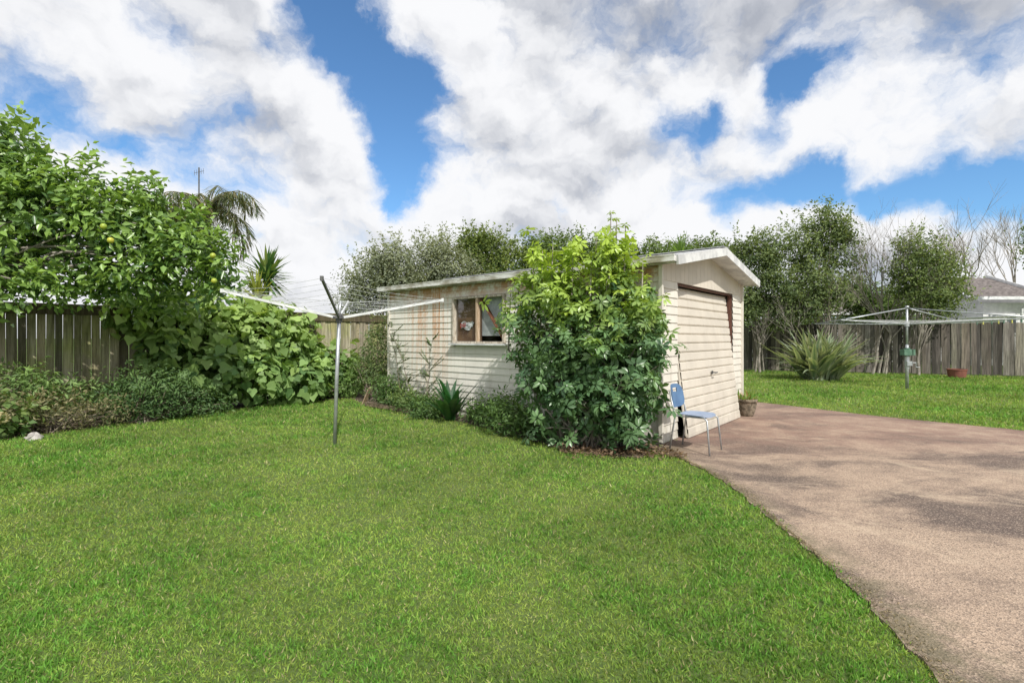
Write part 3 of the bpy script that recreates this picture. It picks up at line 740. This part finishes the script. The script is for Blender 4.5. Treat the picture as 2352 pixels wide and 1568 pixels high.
# ------------------------------------------------------------------ citrus tree
cbs = []
for x, y, Y, r in ((-60, 490, 7.6, .9), (80, 490, 7.5, .70), (30, 385, 7.4, .40), (0, 320, 7.5, .36), (170, 430, 7.6, .42), (250, 520, 7.6, .62), (370, 530, 7.8, .52), (430, 600, 7.7, .46), (480, 580, 8.0, .34),
                   (505, 640, 7.8, .28), (300, 630, 7.6, .42), (120, 610, 7.5, .42), (0, 610, 7.4, .45), (-200, 560, 7.3, 1.0), (-150, 400, 7.6, .8), (320, 460, 7.9, .30), (220, 655, 7.7, .32), (40, 660, 7.0, .26), (130, 665, 7.2, .24), (-60, 650, 7.0, .5), (350, 680, 8.2, .34), (420, 680, 8.3, .3)):
    p = px(x, y, Y); cbs.append((*p, r, r*.9, r*.85))
LF = T_leaf(.24, .1, -.12)
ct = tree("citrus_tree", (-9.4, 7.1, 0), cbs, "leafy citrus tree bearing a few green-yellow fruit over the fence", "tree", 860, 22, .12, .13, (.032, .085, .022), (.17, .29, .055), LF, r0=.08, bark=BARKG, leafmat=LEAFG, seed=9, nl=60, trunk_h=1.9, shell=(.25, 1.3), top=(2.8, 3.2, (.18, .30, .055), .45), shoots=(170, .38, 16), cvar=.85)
FR = mat_noise("fruit_skin", (.25, .36, .04), (.48, .45, .05), 8, .4, .1)
for (x, y, Y) in ((254, 552, 6.75), (489, 587, 7.35), (492, 645, 7.4), (238, 520, 6.8)):
    p = px(x, y, Y); m = M(); rr_ = .042; m.lathe((p[0], p[1], p[2]-rr_), [(rr_*math.sin(math.pi*k/10)+1e-4, rr_*(1-math.cos(math.pi*k/10))) for k in range(11)], 14); part("fruit", m, FR, ct, smooth=True)

# ------------------------------------------------------------------ vine on the fence
vb = []
def fpt(s, off, z): return (-8.3+5*s+.707*off, 8+5*s-.707*off, z)
for s, off, z, rx, rz in ((.24, .15, 1.75, .35, .35), (.34, .3, 1.55, .45, .55), (.44, .35, 1.3, .52, .78), (.53, .4, 1.15, .5, .8), (.62, .4, 1.0, .48, .7), (.70, .35, .75, .42, .6), (.77, .35, .6, .4, .5), (.40, .75, .7, .55, .55), (.52, .75, .55, .6, .5), (.63, .7, .45, .55, .45), (.30, .5, 1.15, .4, .4), (.46, .05, 2.0, .5, .25), (.56, .05, 1.95, .4, .22), (.66, .05, 1.75, .35, .2), (.82, .4, .4, .35, .35), (.36, .1, 2.1, .35, .25)):
    p = fpt(s, off, z); vb.append((*p, rx, rx*.85, rz))
vine = thing("vine", fpt(.5, .3, 0), "broad-leaved light green vine spilling over the timber fence", "vine")
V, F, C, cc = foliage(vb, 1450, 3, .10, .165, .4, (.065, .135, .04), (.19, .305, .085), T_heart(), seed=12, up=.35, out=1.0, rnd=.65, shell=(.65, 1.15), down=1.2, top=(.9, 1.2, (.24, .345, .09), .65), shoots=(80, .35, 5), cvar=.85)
part("leaves", (V, F, C), LEAF, vine)
m = M(); rr = random.Random(2)
for i in range(30):
    s = rr.uniform(.28, .62); p = [Vector(fpt(s+rr.uniform(-.05, .05), o_, z_)) for o_, z_ in ((.5, 0), (.25, .7), (.15, 1.3), (.1, 1.9), (.3, 2.0))]; m.tube(p, [.014, .012, .01, .008, .004], 5)
part("stems", m, BARK, vine)

# ------------------------------------------------------------------ shrubs
FEA = T_leaf(.16, .05, -.1)
def shrub(base, blobs, label, nclump, per, cr, leaf, lo, hi, T=FEA, seed=1, name="shrub", nl=14, mat=None, sr=.015, **kw):
    root = thing(name, base, label, "shrub" if name == "shrub" else "plant")
    kw.setdefault('shoots', (max(6, nclump//7), .28, 9))
    V, F, C, cc = foliage(blobs, nclump, per, cr, leaf, .4, lo, hi, T, seed=seed, **kw)
    part("foliage", (V, F, C), mat or LEAF, root)
    rr = random.Random(seed); m = M()
    for q in cc[np.random.default_rng(seed).choice(len(cc), min(nl, len(cc)), replace=False)]:
        q = Vector(q); b0 = Vector(base)+Vector((rr.uniform(-.15, .15), rr.uniform(-.15, .15), -.01))
        p = [b0.lerp(q, k/4)+Vector((rr.uniform(-.03, .03), rr.uniform(-.03, .03), .06*math.sin(math.pi*k/4))) for k in range(5)]; m.tube(p, [sr*(1-.8*k/4) for k in range(5)], 5)
    part("stems", m, BARK, root)
    return root
shrub((-6.1, 8.15, 0), [(-6.1, 8.2, .45, .55, .45, .42), (-6.5, 8.2, .3, .45, .4, .3), (-5.75, 8.6, .3, .4, .35, .32), (-5.5, 9.0, .2, .3, .3, .2)], "dark feathery jasmine shrub at the lawn edge", 330, 20, .09, .07, (.028, .07, .022), (.10, .18, .05), seed=21, shell=(.4, 1.3), nl=40)
shrub((-6.9, 7.35, 0), [(-6.9, 7.3, .25, .55, .4, .25), (-6.5, 7.75, .2, .4, .35, .2), (-7.2, 7.1, .35, .45, .4, .25)], "tangled low shrub with reddish stems and dry twigs", 240, 13, .10, .06, (.07, .09, .035), (.20, .19, .09), seed=22, nl=110, sr=.009, shell=(.3, 1.3))
shrub((-7.7, 7.6, 0), [(-7.6, 7.5, .6, .5, .45, .3), (-8.3, 7.0, .55, .7, .5, .38), (-7.1, 7.8, .45, .4, .35, .25)], "mid green leafy shrub in front of the mossy fence", 300, 16, .10, .085, (.06, .12, .035), (.16, .26, .07), seed=23)
hy = shrub((-7.35, 6.55, 0), [(-7.5, 6.6, .35, .5, .4, .3), (-7.1, 6.85, .25, .35, .3, .22)], "low hydrangea with pale cream flower heads", 160, 8, .07, .1, (.05, .11, .03), (.15, .22, .06), T=T_leaf(.32, .06, -.1), seed=24)
for i, (x, y, z) in enumerate(((-7.05, 6.45, .42), (-6.85, 6.6, .33), (-7.25, 6.4, .36), (-7.0, 6.4, .25))):
    V, F, C, _ = foliage([(x, y, z, .085, .085, .07)], 50, 5, .012, .03, .3, (.22, .25, .11), (.40, .38, .22), T_leaf(.45, .05, -.1), seed=60+i, shell=(.8, 1))
    part("flower_head", (V, F, C), LEAF, hy)
shrub((-3.1, 10.9, 0), [(-2.95, 11.0, .9, .30, .3, .6), (-2.85, 10.85, .45, .42, .4, .4), (-3.0, 11.1, 1.4, .18, .2, .3), (-3.3, 11.2, .8, .3, .3, .4)], "tall thin dark green shrub beside the garage corner", 250, 15, .08, .07, (.04, .08, .025), (.13, .19, .06), seed=25, shell=(.2, 1.3), nl=40, shoots=(50, .45, 14))
shrub((-4.6, 10.9, 0), [(-4.6, 11.0, .28, .5, .4, .28), (-3.9, 11.5, .35, .45, .4, .35)], "low green creeper below the fence", 220, 13, .08, .08, (.05, .11, .025), (.13, .22, .05), seed=26)
def wp(t_, o): return (G0[0]+W[0]*t_-U[0]*o, G0[1]+W[1]*t_-U[1]*o)
def lowbush(t_, o, r, h, lab, seed, lo=(.035, .08, .022), hi=(.10, .18, .045), leaf=.065, **kw):
    x, y = wp(t_, o); return shrub((x, y, 0), [(x, y, h*.5, r, r*.8, h*.55), (x+r*.5, y-r*.3, h*.35, r*.6, r*.5, h*.4)], lab, int(130*r/.3), 15, .07, leaf, lo, hi, seed=seed, shell=(.3, 1.2), **kw)
lowbush(2.45, .45, .32, .45, "dark fine-leaved bush against the garage wall", 31)
lowbush(2.95, .35, .22, .26, "small green weed clump at the wall base", 32)
lowbush(4.3, .38, .3, .28, "dark leafy weed clump at the wall base", 33)
lowbush(4.85, .35, .3, .34, "tangled green weeds at the wall base", 34, hi=(.15, .22, .06))
lowbush(5.5, .35, .3, .6, "dark weedy shrub by the far garage corner", 35)
lowbush(1.9, .75, .35, .45, "dark green undergrowth beneath the umbrella shrub", 36)
lowbush(3.95, .62, .2, .16, "low ground cover at the lawn edge", 37)
for t_, hgt, sd in ((4.75, 1.6, 1), (4.45, 1.35, 2), (5.05, 1.75, 3)):
    rr = random.Random(sd); x, y = wp(t_, .3)
    root = thing("climbing_weed", (x, y, 0), "spindly ferny weed climbing the garage wall", "plant", group="ferny weeds against the garage wall")
    st = M(); lf = M(); p = Vector((x, y, 0)); pts = [p.copy()]; az0 = math.atan2(W[1], W[0])
    lean = rr.uniform(-.9, .3)
    for k in range(12):
        p = p+Vector((-W[0]*lean*.08+rr.uniform(-.02, .02), -W[1]*lean*.08, hgt/12)); pts.append(p.copy())
        for q in range(rr.choice((1, 2, 4))):
            s_ = rr.choice((-1, 1)); a = az0+(0 if s_ > 0 else math.pi)+rr.uniform(-.7, .7); L_ = rr.uniform(.12, .42)*(1-.3*k/12); e = rr.uniform(.1, .9)
            d = Vector((math.cos(a)*math.cos(e), math.sin(a)*math.cos(e), math.sin(e)))
            st.tube([p, p+d*L_], [.003, .0015], 4)
            for j in range(12):
                c = p+d*L_*(j+1)/12
                for w2 in (-1, 1): lf.ribbon(c, a+w2*1.0, e+rr.uniform(-.3, .3), rr.uniform(.03, .065), .016, .3, 2, col=rr.choice([(.04, .08, .025), (.07, .12, .04), (.10, .13, .05)]))
    st.tube(pts, [.009*(1-.7*k/12) for k in range(13)], 5)
    part("stem", st, BARK, root); part("foliage", lf, LEAF, root)
def strap(name, base, n, L, w_, col_fn, label, cat, elr=(.5, 1.45), dr=(.5, 1.4), seed=1, spread=.05, seg=7, group=None, fold=.25, edge=None, mat=None):
    rr = random.Random(seed); root = thing(name, base, label, cat, group=group); m = M()
    for i in range(n):
        c = col_fn(rr); m.ribbon(Vector(base)+Vector((rr.uniform(-spread, spread), rr.uniform(-spread, spread), 0)), rr.uniform(0, 6.283), rr.uniform(*elr), L*rr.uniform(.65, 1.1), w_*rr.uniform(.8, 1.15), rr.uniform(*dr), seg, fold, c, col2=edge)
    part("leaves", m, mat or LEAFG, root); return root
x, y = wp(3.50, .50)
strap("strap_leaf_plant", (x, y, 0), 30, .80, .13, lambda r: (.022*r.uniform(.8, 1.3), .075*r.uniform(.7, 1.4), .022), "dark green strap-leaved clump by the garage wall", "plant", elr=(.7, 1.5), dr=(.3, 1.1), seed=6)
strap("flax_bush", (10.2, 16.35, 0), 270, 1.8, .17, lambda r: r.choice([(.085, .145, .075), (.13, .19, .10), (.06, .11, .05), (.18, .22, .13)]), "large spiky flax bush with pale-edged sword leaves", "flax", elr=(.65, 1.52), dr=(.3, 1.5), seed=7, spread=.42, seg=9, edge=(.24, .29, .17), mat=LEAF)
m = M(); a = Vector((-2.95, 10.0, .06)); b_ = Vector((-1.75, 8.95, .05))
m.beam(a, b_, .10, .07); solo("garden_sleeper", m, mat_noise("weathered_sleeper", (.14, .10, .07), (.30, .23, .16), 10, .9, .5, sc=(3, 3, 1)), "weathered timber sleeper edging the garden bed", "timber edging", loc=(-2.35, 9.47, 0))
m = M(); m.beam(Vector((-3.12, 10.35, .0)), Vector((-2.95, 10.25, .36)), .09, .02); solo("timber_offcut", m, TANW, "pale timber offcut leaning in the garden bed", "timber", loc=(-3.05, 10.3, 0))
m = M(); m.lathe((0, 0, -.02), [(.001, 0), (.08, .01), (.11, .05), (.08, .09), (.03, .11), (.001, .11)], 9)
for i, v in enumerate(m.v): m.v[i] = (v[0]*(1+.25*math.sin(i*2.3)), v[1]*(.7+.2*math.sin(i*1.7)), v[2]+(.015*math.sin(i*3.1) if v[2] > 0 else 0))
o = solo("rock", m, mat_noise("pale_stone", (.30, .28, .26), (.48, .46, .43), 9, .9, .5), "pale rock at the edge of the garden bed", "rock"); o.location = (-6.55, 6.75, 0)
r_ = np.random.default_rng(40); n = 900
Pp = np.stack([r_.uniform(.6, 2.0, n), np.zeros(n), np.full(n, .02)], 1); Pp[:, 1] = 6.0-.1*(Pp[:, 0]-1.2)+r_.normal(size=n)*.16
Pp[:, 2] += r_.uniform(0, .02, n)
V, F, C = scatter(*T_leaf(.28, .1, .1), Pp, r_.normal(size=(n, 3))*.4+np.array([0, 0, 1]), r_.normal(size=(n, 3)), r_.uniform(.03, .07, n), np.array((.16, .115, .075))*r_.uniform(.4, 1.5, (n, 1)))
solo("leaf_litter", (V, F, C), LEAFB, kind="stuff", label="dry brown fallen leaves on the soil", category="leaf litter")

# ------------------------------------------------------------------ background trees
def bgtree(name, boxes, Y, label, lo, hi, seed, leaf=.13, nclump=420, per=30, cr=.2, by=None, bark=None, r0=.055, **kw):
    bs = []
    for x, y, rpx, rz in boxes:
        p = px(x, y, Y+random.uniform(-.3, .3)); k = Y/F_PX; bs.append((*p, rpx*k, rpx*k*.8, rz*k))
    bx = by if by is not None else sum(b_[0] for b_ in boxes)/len(boxes)
    base = ((bx-1176)*Y/F_PX, Y, 0)
    kw.setdefault('shell', (.25, 1.25)); kw.setdefault('shoots', (nclump//4, .7, 16))
    return tree(name, base, bs, label, "tree", nclump, per, cr, leaf, lo, hi, LF, r0=r0, bark=bark, seed=seed, nl=26, trunk_h=1.2, **kw)
OLo, OHi = (.10, .125, .08), (.24, .275, .18)
DLo, DHi = (.035, .07, .022), (.13, .185, .055)
bgtree("olive_tree", [(850, 650, 55, 60), (895, 605, 50, 45), (830, 690, 45, 55), (920, 670, 60, 60)], 18.5, "grey-green olive tree behind the fence", OLo, OHi, 61, .11, 480, 26, .18)
bgtree("olive_tree", [(985, 620, 55, 65), (1010, 580, 30, 35), (960, 680, 55, 50), (1050, 650, 50, 60)], 19, "grey-green olive tree with wispy upright shoots", OLo, OHi, 62, .11, 480, 26, .18)
bgtree("evergreen_tree", [(1100, 610, 55, 65), (1080, 570, 26, 35), (1150, 575, 28, 30), (1180, 640, 60, 60), (1110, 550, 12, 22)], 20, "dense dark evergreen tree behind the garage", DLo, (.17, .22, .06), 63, .12, 480, 26, .19)
bgtree("evergreen_tree", [(1270, 600, 55, 50), (1340, 585, 42, 35), (1230, 585, 38, 32), (1380, 620, 60, 50)], 20.5, "dark evergreen tree rising above the garage roof", DLo, DHi, 64, .13)
bgtree("evergreen_tree", [(1470, 610, 55, 45), (1545, 590, 45, 32), (1620, 590, 40, 35), (1590, 640, 60, 50), (1660, 620, 40, 45)], 22.5, "dark spreading evergreen tree beyond the garage", DLo, DHi, 65, .14, 480)
PLo, PHi = (.045, .075, .032), (.18, .235, .095)
bgtree("pittosporum_tree", [(1735, 620, 45, 60), (1775, 570, 42, 42), (1700, 580, 22, 25), (1780, 665, 50, 45), (1720, 700, 34, 45), (1790, 725, 38, 30)], 19.6, "evergreen garden tree with slender grey trunks by the fence", PLo, PHi, 66, .12, 400, 26, .17, by=1745, bark=BARKG, r0=.05, cvar=.85)
bgtree("pittosporum_tree", [(1890, 530, 46, 40), (1850, 585, 50, 48), (1925, 590, 46, 48), (1905, 500, 24, 22), (1865, 655, 56, 46), (1940, 540, 22, 24), (1850, 705, 45, 34), (1920, 680, 34, 30)], 19.4, "tallest evergreen garden tree by the fence", PLo, PHi, 67, .12, 480, 26, .17, by=1895, bark=BARKG, r0=.05, cvar=.85)
bgtree("pittosporum_tree", [(2110, 595, 44, 46), (2160, 620, 38, 38), (2080, 570, 22, 24), (2130, 665, 54, 42), (2200, 665, 28, 28), (2150, 705, 46, 25), (2070, 640, 28, 36)], 18.2, "rounded open evergreen tree in front of the fence", (.055, .09, .035), (.19, .25, .09), 68, .11, 400, 24, .16, by=2110, bark=BARKG, r0=.05, cvar=.85)
bgtree("evergreen_tree", [(1995, 700, 60, 40), (1960, 670, 30, 35), (2040, 710, 40, 30)], 23.4, "low evergreen tree behind the fence", DLo, DHi, 69, .13, 260)
bgtree("evergreen_tree", [(2410, 560, 36, 60)], 22, "leafy tree beside the neighbouring house", (.06, .1, .02), (.16, .24, .05), 70, .14, 160)
hb = []
for i in range(12):
    t_ = i/11; hb.append((5+15*t_, 26.0-2.2*t_, 1.3, 1.2, .7, 1.2+.3*math.sin(i*2.1)))
V, F, C, _ = foliage(hb, 700, 24, .25, .16, .3, DLo, DHi, LF, seed=80, shoots=(120, .7, 14))
solo("hedge", (V, F, C), LEAFB, "dark green hedge behind the fence", "hedge", loc=(13, 25, 0))
def bare(base, h, seed, label, r0=.05, depth=5, spread=.55, lean=0, nst=1):
    rr = random.Random(seed); m = M()
    def rec(p, d, L, r, dep):
        n = 3; pts = [p]
        for k in range(n):
            d = (d+Vector((rr.uniform(-.16, .16), rr.uniform(-.16, .16), rr.uniform(-.02, .12)))).normalized(); p = p+d*L/n; pts.append(p)
        m.tube(pts, [r, r*.88, r*.77, r*.66], 5 if dep > 2 else 3, cap=False)
        if dep == 0: return
        for _ in range(rr.choice((2, 3, 3))):
            nd = (d+Vector((rr.uniform(-1, 1), rr.uniform(-1, 1), rr.uniform(-.3, .6)))*spread).normalized()
            rec(pts[rr.choice((2, 3, 3))], nd, L*rr.uniform(.6, .9), r*.62, dep-1)
    for _ in range(nst):
        rec(Vector(base)+Vector((rr.uniform(-.1, .1)*nst, rr.uniform(-.1, .1), -.05)), Vector((lean+rr.uniform(-.3, .3)*(nst > 1), rr.uniform(-.15, .15), 1)).normalized(), h*.30, r0, depth)
    root = thing("bare_tree", base, label, "tree"); part("branches", m, BARKG, root)
bare((14.2, 19.0, 0), 5.4, 91, "leafless twiggy tree standing by the timber fence", .05, 6, .6, nst=4)
bare((11.8, 19.1, 0), 4.2, 92, "leafless twiggy shrub-like tree by the fence", .04, 6, .65, nst=3)
bare((10.0, 19.9, 0), 3.3, 93, "leafless twiggy tree near the fence corner", .04, 5, .6, nst=2)
bare((31.6, 34, 0), 10.5, 94, "tall bare deciduous tree behind the house", .12, 6, .5)
bare((29.6, 35, 0), 8.5, 95, "tall bare deciduous tree behind the house", .10, 6, .5)
bare((35.0, 34, 0), 10.5, 96, "bare deciduous tree beyond the neighbouring house", .11, 6, .5)
def yucca(base, h, label, seed, n=110, L=.75, w_=.06, name="yucca", col=None):
    rr = random.Random(seed); root = thing(name, base, label, "yucca"); m = M(); lf = M()
    top = Vector(base)+Vector((0, 0, h)); m.tube([Vector(base)-Vector((0, 0, .05)), Vector(base)+Vector((0, 0, h*.5)), top], [.12, .09, .07], 8)
    for i in range(n):
        c = col or rr.choice([(.04, .10, .03), (.08, .15, .04), (.14, .2, .05)]); k = rr.uniform(.7, 1.3)
        lf.ribbon(top+Vector((0, 0, rr.uniform(-.2, .15))), rr.uniform(0, 6.283), rr.uniform(-.7, 1.5), L*rr.uniform(.8, 1.1), w_, rr.uniform(0, .35), 3, .2, tuple(q*k for q in c))
    part("trunk", m, BARK, root, smooth=True); part("crown", lf, LEAF, root)
p = px(612, 640, 13.5); yucca((p[0], p[1], 0), p[2], "spiky green yucca behind the fence", 41, 150, .85, .085)
p = px(600, 690, 13.0); yucca((p[0]-.1, p[1], 0), p[2], "low yellow-green yucca behind the fence", 43, 120, .8, .06, col=(.20, .25, .05))
p = px(1565, 590, 17); yucca((p[0], p[1], 0), p[2], "green cabbage palm head above the garage roof", 42, 130, .75, .05, name="cabbage_palm", col=(.10, .18, .04))
def palm(base, h, seed):
    rr = random.Random(seed); root = thing("palm_tree", base, "tall feathery palm tree with drooping fronds", "palm"); m = M(); top = Vector(base)+Vector((0, 0, h))
    m.tube([Vector(base)-Vector((0, 0, .1)), top*.5+Vector(base)*.5+Vector((.1, 0, 0)), top], [.2, .16, .13], 10); part("trunk", m, BARKG, root, smooth=True)
    lf = M()
    for i in range(26):
        az = 6.283*i/26+rr.uniform(-.2, .2); e = rr.uniform(-.1, 1.35); L_ = rr.uniform(2.0, 2.8); p = top.copy(); pts = [p.copy()]; n_ = 18
        for k in range(n_):
            d = Vector((math.cos(az)*math.cos(e), math.sin(az)*math.cos(e), math.sin(e))); p = p+d*L_/n_; e -= .07+.012*k
            pts.append(p.copy())
            if k > 1:
                for w2 in (-1, 1):
                    for q in range(3):
                        lf.ribbon(p+d*rr.uniform(-.07, .07), az+w2*rr.uniform(.8, 1.3), rr.uniform(-1.1, -.1), .6*math.sin(math.pi*(k+2)/(n_+5))+.1, .035, .9, 3, .2, rr.choice([(.05, .075, .03), (.08, .11, .045), (.13, .13, .06)]))
        lf.tube(pts, [.025*(1-.8*k/n_) for k in range(n_+1)], 4, (.14, .14, .05), cap=False)
    part("crown", lf, LEAF, root)
p = px(475, 490, 18.5); palm((p[0], p[1], 0), p[2], 17)
p = px(350, 500, 19); palm((p[0], p[1], 0), p[2]-.2, 18)
p = px(457, 385, 22); an = thing("aerial_mast", (p[0], p[1], 0), "thin metal television aerial mast beyond the fence", "aerial")
m = M(); m.tube([(p[0], p[1], -.05), (p[0], p[1], p[2])], .03, 6); part("mast", m, DARKM, an)
m = M(); m.tube([(p[0]-.22, p[1], p[2]-.25), (p[0]+.22, p[1], p[2]-.15)], .010, 5)
for i in range(5):
    q = -.2+i*.1; m.tube([(p[0]+q, p[1], p[2]-.2+q*.2-.12), (p[0]+q, p[1], p[2]-.2+q*.2+.12)], .008, 4)
part("aerial_array", m, DARKM, an)

# ------------------------------------------------------------------ neighbouring house
hs = thing("house", (27, 26, 0), "neighbouring white house with a brown-grey corrugated roof", "house")
WALLH = mat_noise("white_house_wall", (.62, .62, .62), (.74, .74, .73), 4, .7, .1)
TILE = mat_noise("corrugated_brown_roof", (.10, .085, .08), (.20, .175, .165), 6, .8, .2)
def hroof(m, x0, x1, ye, yr, yb_, ze_, zr_):
    n = int((x1-x0)/.09); vs = []; fs = []
    for i in range(n+1):
        x = x0+(x1-x0)*i/n; w_ = .03*math.sin(i*math.pi/2*1.0); vs += [(x, ye, ze_+w_), (x, yr, zr_+w_), (x, yb_, ze_+w_)]
    for i in range(n):
        a = i*3; fs += [(a, a+1, a+4, a+3), (a+1, a+2, a+5, a+4)]
    m.add(vs, fs)
m = M(); m.box((26.3, 28.5, 1.6), (3.8, 6, 3.2)); m.box((19.5, 29.5, 1.25), (9.7, 5, 2.5))
m.add([(28.2, 25.5, 3.2), (28.2, 31.5, 3.2), (28.2, 28.5, 4.6), (24.4, 25.5, 3.2), (24.4, 31.5, 3.2), (24.4, 28.5, 4.6)], [(0, 1, 2), (3, 4, 5)])
part("wall", m, WALLH, hs)
m = M(); hroof(m, 23.7, 27.4, 25.0, 28.5, 32, 3.45, 4.85); hroof(m, 14, 23.6, 26.6, 29.5, 32.4, 2.75, 4.0); rf = part("roof", m, TILE, hs)
m = M(); m.box((25.55, 24.93, 3.40), (3.8, .12, .16)); m.beam((27.42, 24.9, 3.45), (27.42, 28.5, 4.9), .05, .25); m.box((18.8, 26.55, 2.7), (9.6, .1, .14)); part("fascia", m, WHITEM, rf)
m = M(); m.tube([(26.2, 24.95, 3.2), (26.2, 25.3, 2.9), (26.2, 25.35, .1)], .06, 8); part("downpipe", m, WHITEM, hs)
m = M()
for i in range(24):
    x = 22.6+i*.1; m.box((x, 23.9, 2.38+.02*(i % 2)), (.1, 1.8, .02))
m.box((23.8, 24.9, 1.2), (2.4, .05, 2.4)); part("awning", m, WHITEM, hs)
m = M(); m.box((25.4, 25.45, 2.1), (1.4, .06, 1.1)); wn = part("window", m, WHITEM, hs); m = M(); m.box((25.4, 25.41, 2.1), (1.2, .02, .9)); part("glass_pane", m, mat_noise("dark_glass", (.03, .04, .05), (.06, .07, .08), 3, .1, 0), wn)

# ------------------------------------------------------------------ world
w = bpy.data.worlds.new("World"); SC.world = w; w.use_nodes = True
nt = w.node_tree; nt.nodes.clear(); t = NT(nt)
SUND = Vector((.34, -.94, 0)).normalized(); EL = math.radians(46)
sky = t.n('ShaderNodeTexSky'); sky.sky_type = 'NISHITA'; sky.sun_disc = False; sky.sun_elevation = EL; sky.sun_rotation = math.atan2(SUND.x, SUND.y)
sky.air_density = 1.0; sky.dust_density = .6; sky.ozone_density = 3.0
tc = t.n('ShaderNodeTexCoord'); dirn = t.vmath('NORMALIZE', tc.outputs['Generated']).outputs[0]
def pdir(x, y): return Vector((x-1176, 1131, 775-y)).normalized()
wn_ = t.noise(dirn, 4.0, 8, .62); off = t.vmath('SUBTRACT', wn_.outputs['Color'], (.5, .5, .5)).outputs[0]; off = t.vmath('SCALE', off, scale=.20).outputs[0]
WARP = t.vmath('NORMALIZE', t.vmath('ADD', dirn, off).outputs[0]).outputs[0]
def blobsum(lst):
    acc = None
    for x, y, r, amp in lst:
        d = pdir(x, y); cosb = d.y
        k = 2/((r/1131*cosb*(.5+.5*cosb))**2)
        dp = t.vmath('DOT_PRODUCT', WARP, tuple(d)).outputs['Value']
        e = t.math('MULTIPLY', t.math('SUBTRACT', dp, 1.0), k); e = t.math('EXPONENT', e); e = t.math('MULTIPLY', e, amp)
        acc = e if acc is None else t.math('ADD', acc, e)
    return acc
gaps = blobsum([(740, -10, 75, .9), (790, 70, 75, .9), (840, 150, 80, 1), (900, 230, 90, 1), (980, 200, 60, .8), (930, 320, 70, 1), (945, 395, 62, .9), (700, -120, 90, .8), (930, 460, 45, .6),
                (1530, 290, 55, .95), (1610, 305, 50, .8), (1650, 255, 45, .7), (1830, 190, 55, .7), (1900, 180, 40, .6), (1770, 310, 55, .8),
                (1690, 480, 55, .8), (1790, 440, 60, .85), (1900, 430, 70, .95), (2020, 470, 65, .95), (2130, 440, 70, .95), (2250, 430, 70, .85), (2360, 410, 80, .85), (2250, 500, 70, .7), (2480, 430, 90, .8), (2060, 520, 50, .6),
                (80, 270, 100, .42), (200, 300, 90, .40), (310, 360, 60, .4), (540, 235, 45, .4), (20, 130, 80, .25), (330, 60, 60, .2), (560, 60, 40, .3),
                (1270, 480, 35, .45), (900, 40, 60, .5), (-300, 300, 200, .6), (2700, 200, 150, .6)])
flat = t.n('ShaderNodeMapping'); flat.inputs['Scale'].default_value = (1, 1, 1.35); t.l(WARP, flat.inputs['Vector'])
n1 = t.noise(flat.outputs[0], 4.2, 12, .62)
up = t.vmath('ADD', flat.outputs[0], (.012, -.01, .05)).outputs[0]; n2 = t.noise(up, 4.2, 5, .50)
n1s = t.noise(flat.outputs[0], 4.2, 5, .50)
cov = t.math('ADD', t.math('MULTIPLY', t.math('SUBTRACT', n1.outputs[0], .5), 3.0), .66); cov = t.math('SUBTRACT', cov, t.math('MULTIPLY', gaps, 1.0))
alpha = t.ramp(cov, -.22, .60)
relief = t.math('SUBTRACT', n1s.outputs[0], n2.outputs[0])
grey = blobsum([(1500, 110, 190, .36), (1250, 20, 180, .28), (1750, 120, 150, .26), (600, 150, 130, .24), (560, 300, 90, .14), (2100, 60, 150, .18), (1150, 330, 90, .10), (1300, 420, 110, .18), (700, 560, 120, .12), (300, 200, 120, .08)])
lown = t.noise(WARP, 2.4, 4, .5)
br = t.math('ADD', t.math('MULTIPLY', relief, 2.6), .86); br = t.math('SUBTRACT', br, grey); br = t.math('ADD', br, t.math('MULTIPLY', t.math('SUBTRACT', lown.outputs[0], .5), .5))
br = t.math('ADD', br, t.math('MULTIPLY', t.math('SUBTRACT', n1.outputs[0], n1s.outputs[0]), .9))
edge = t.ramp(cov, .2, .9, .10, 0); br = t.math('ADD', br, edge, clamp=True)
ccol = t.mix(t.ramp(br, .2, 1.0), (.39, .42, .49), (.96, .965, .985))
skyc = t.mix(1.0, sky.outputs[0], (.70, .98, 1.14), 'MULTIPLY')
b1 = t.n('ShaderNodeBackground'); t.l(skyc, b1.inputs[0]); b1.inputs[1].default_value = .15
b2 = t.n('ShaderNodeBackground'); t.l(ccol, b2.inputs[0]); b2.inputs[1].default_value = 1.0
mx = t.n('ShaderNodeMixShader'); t.l(alpha, mx.inputs[0]); t.l(b1.outputs[0], mx.inputs[1]); t.l(b2.outputs[0], mx.inputs[2])
wo = t.n('ShaderNodeOutputWorld'); t.l(mx.outputs[0], wo.inputs['Surface'])

sl = bpy.data.lights.new("sun", 'SUN'); sl.energy = 4.5; sl.angle = math.radians(.6); sl.color = (1, .955, .89)
so = bpy.data.objects.new("sun", sl); COL.objects.link(so)
sd = Vector((SUND.x*math.cos(EL), SUND.y*math.cos(EL), math.sin(EL))); so.rotation_euler = (-sd).to_track_quat('-Z', 'Y').to_euler(); so.location = (3, -8, 10)

cam = bpy.data.cameras.new("camera"); co_ = bpy.data.objects.new("camera", cam); COL.objects.link(co_)
co_.location = (0, 0, H); co_.rotation_euler = (math.radians(90), 0, 0)
cam.sensor_width = 36; cam.lens = 36*F_PX/2352; cam.shift_y = -9/2352; cam.clip_end = 2000; cam.clip_start = .05
SC.camera = co_
SC.view_settings.view_transform = 'Standard'; SC.view_settings.look = 'None'; SC.view_settings.exposure = 0
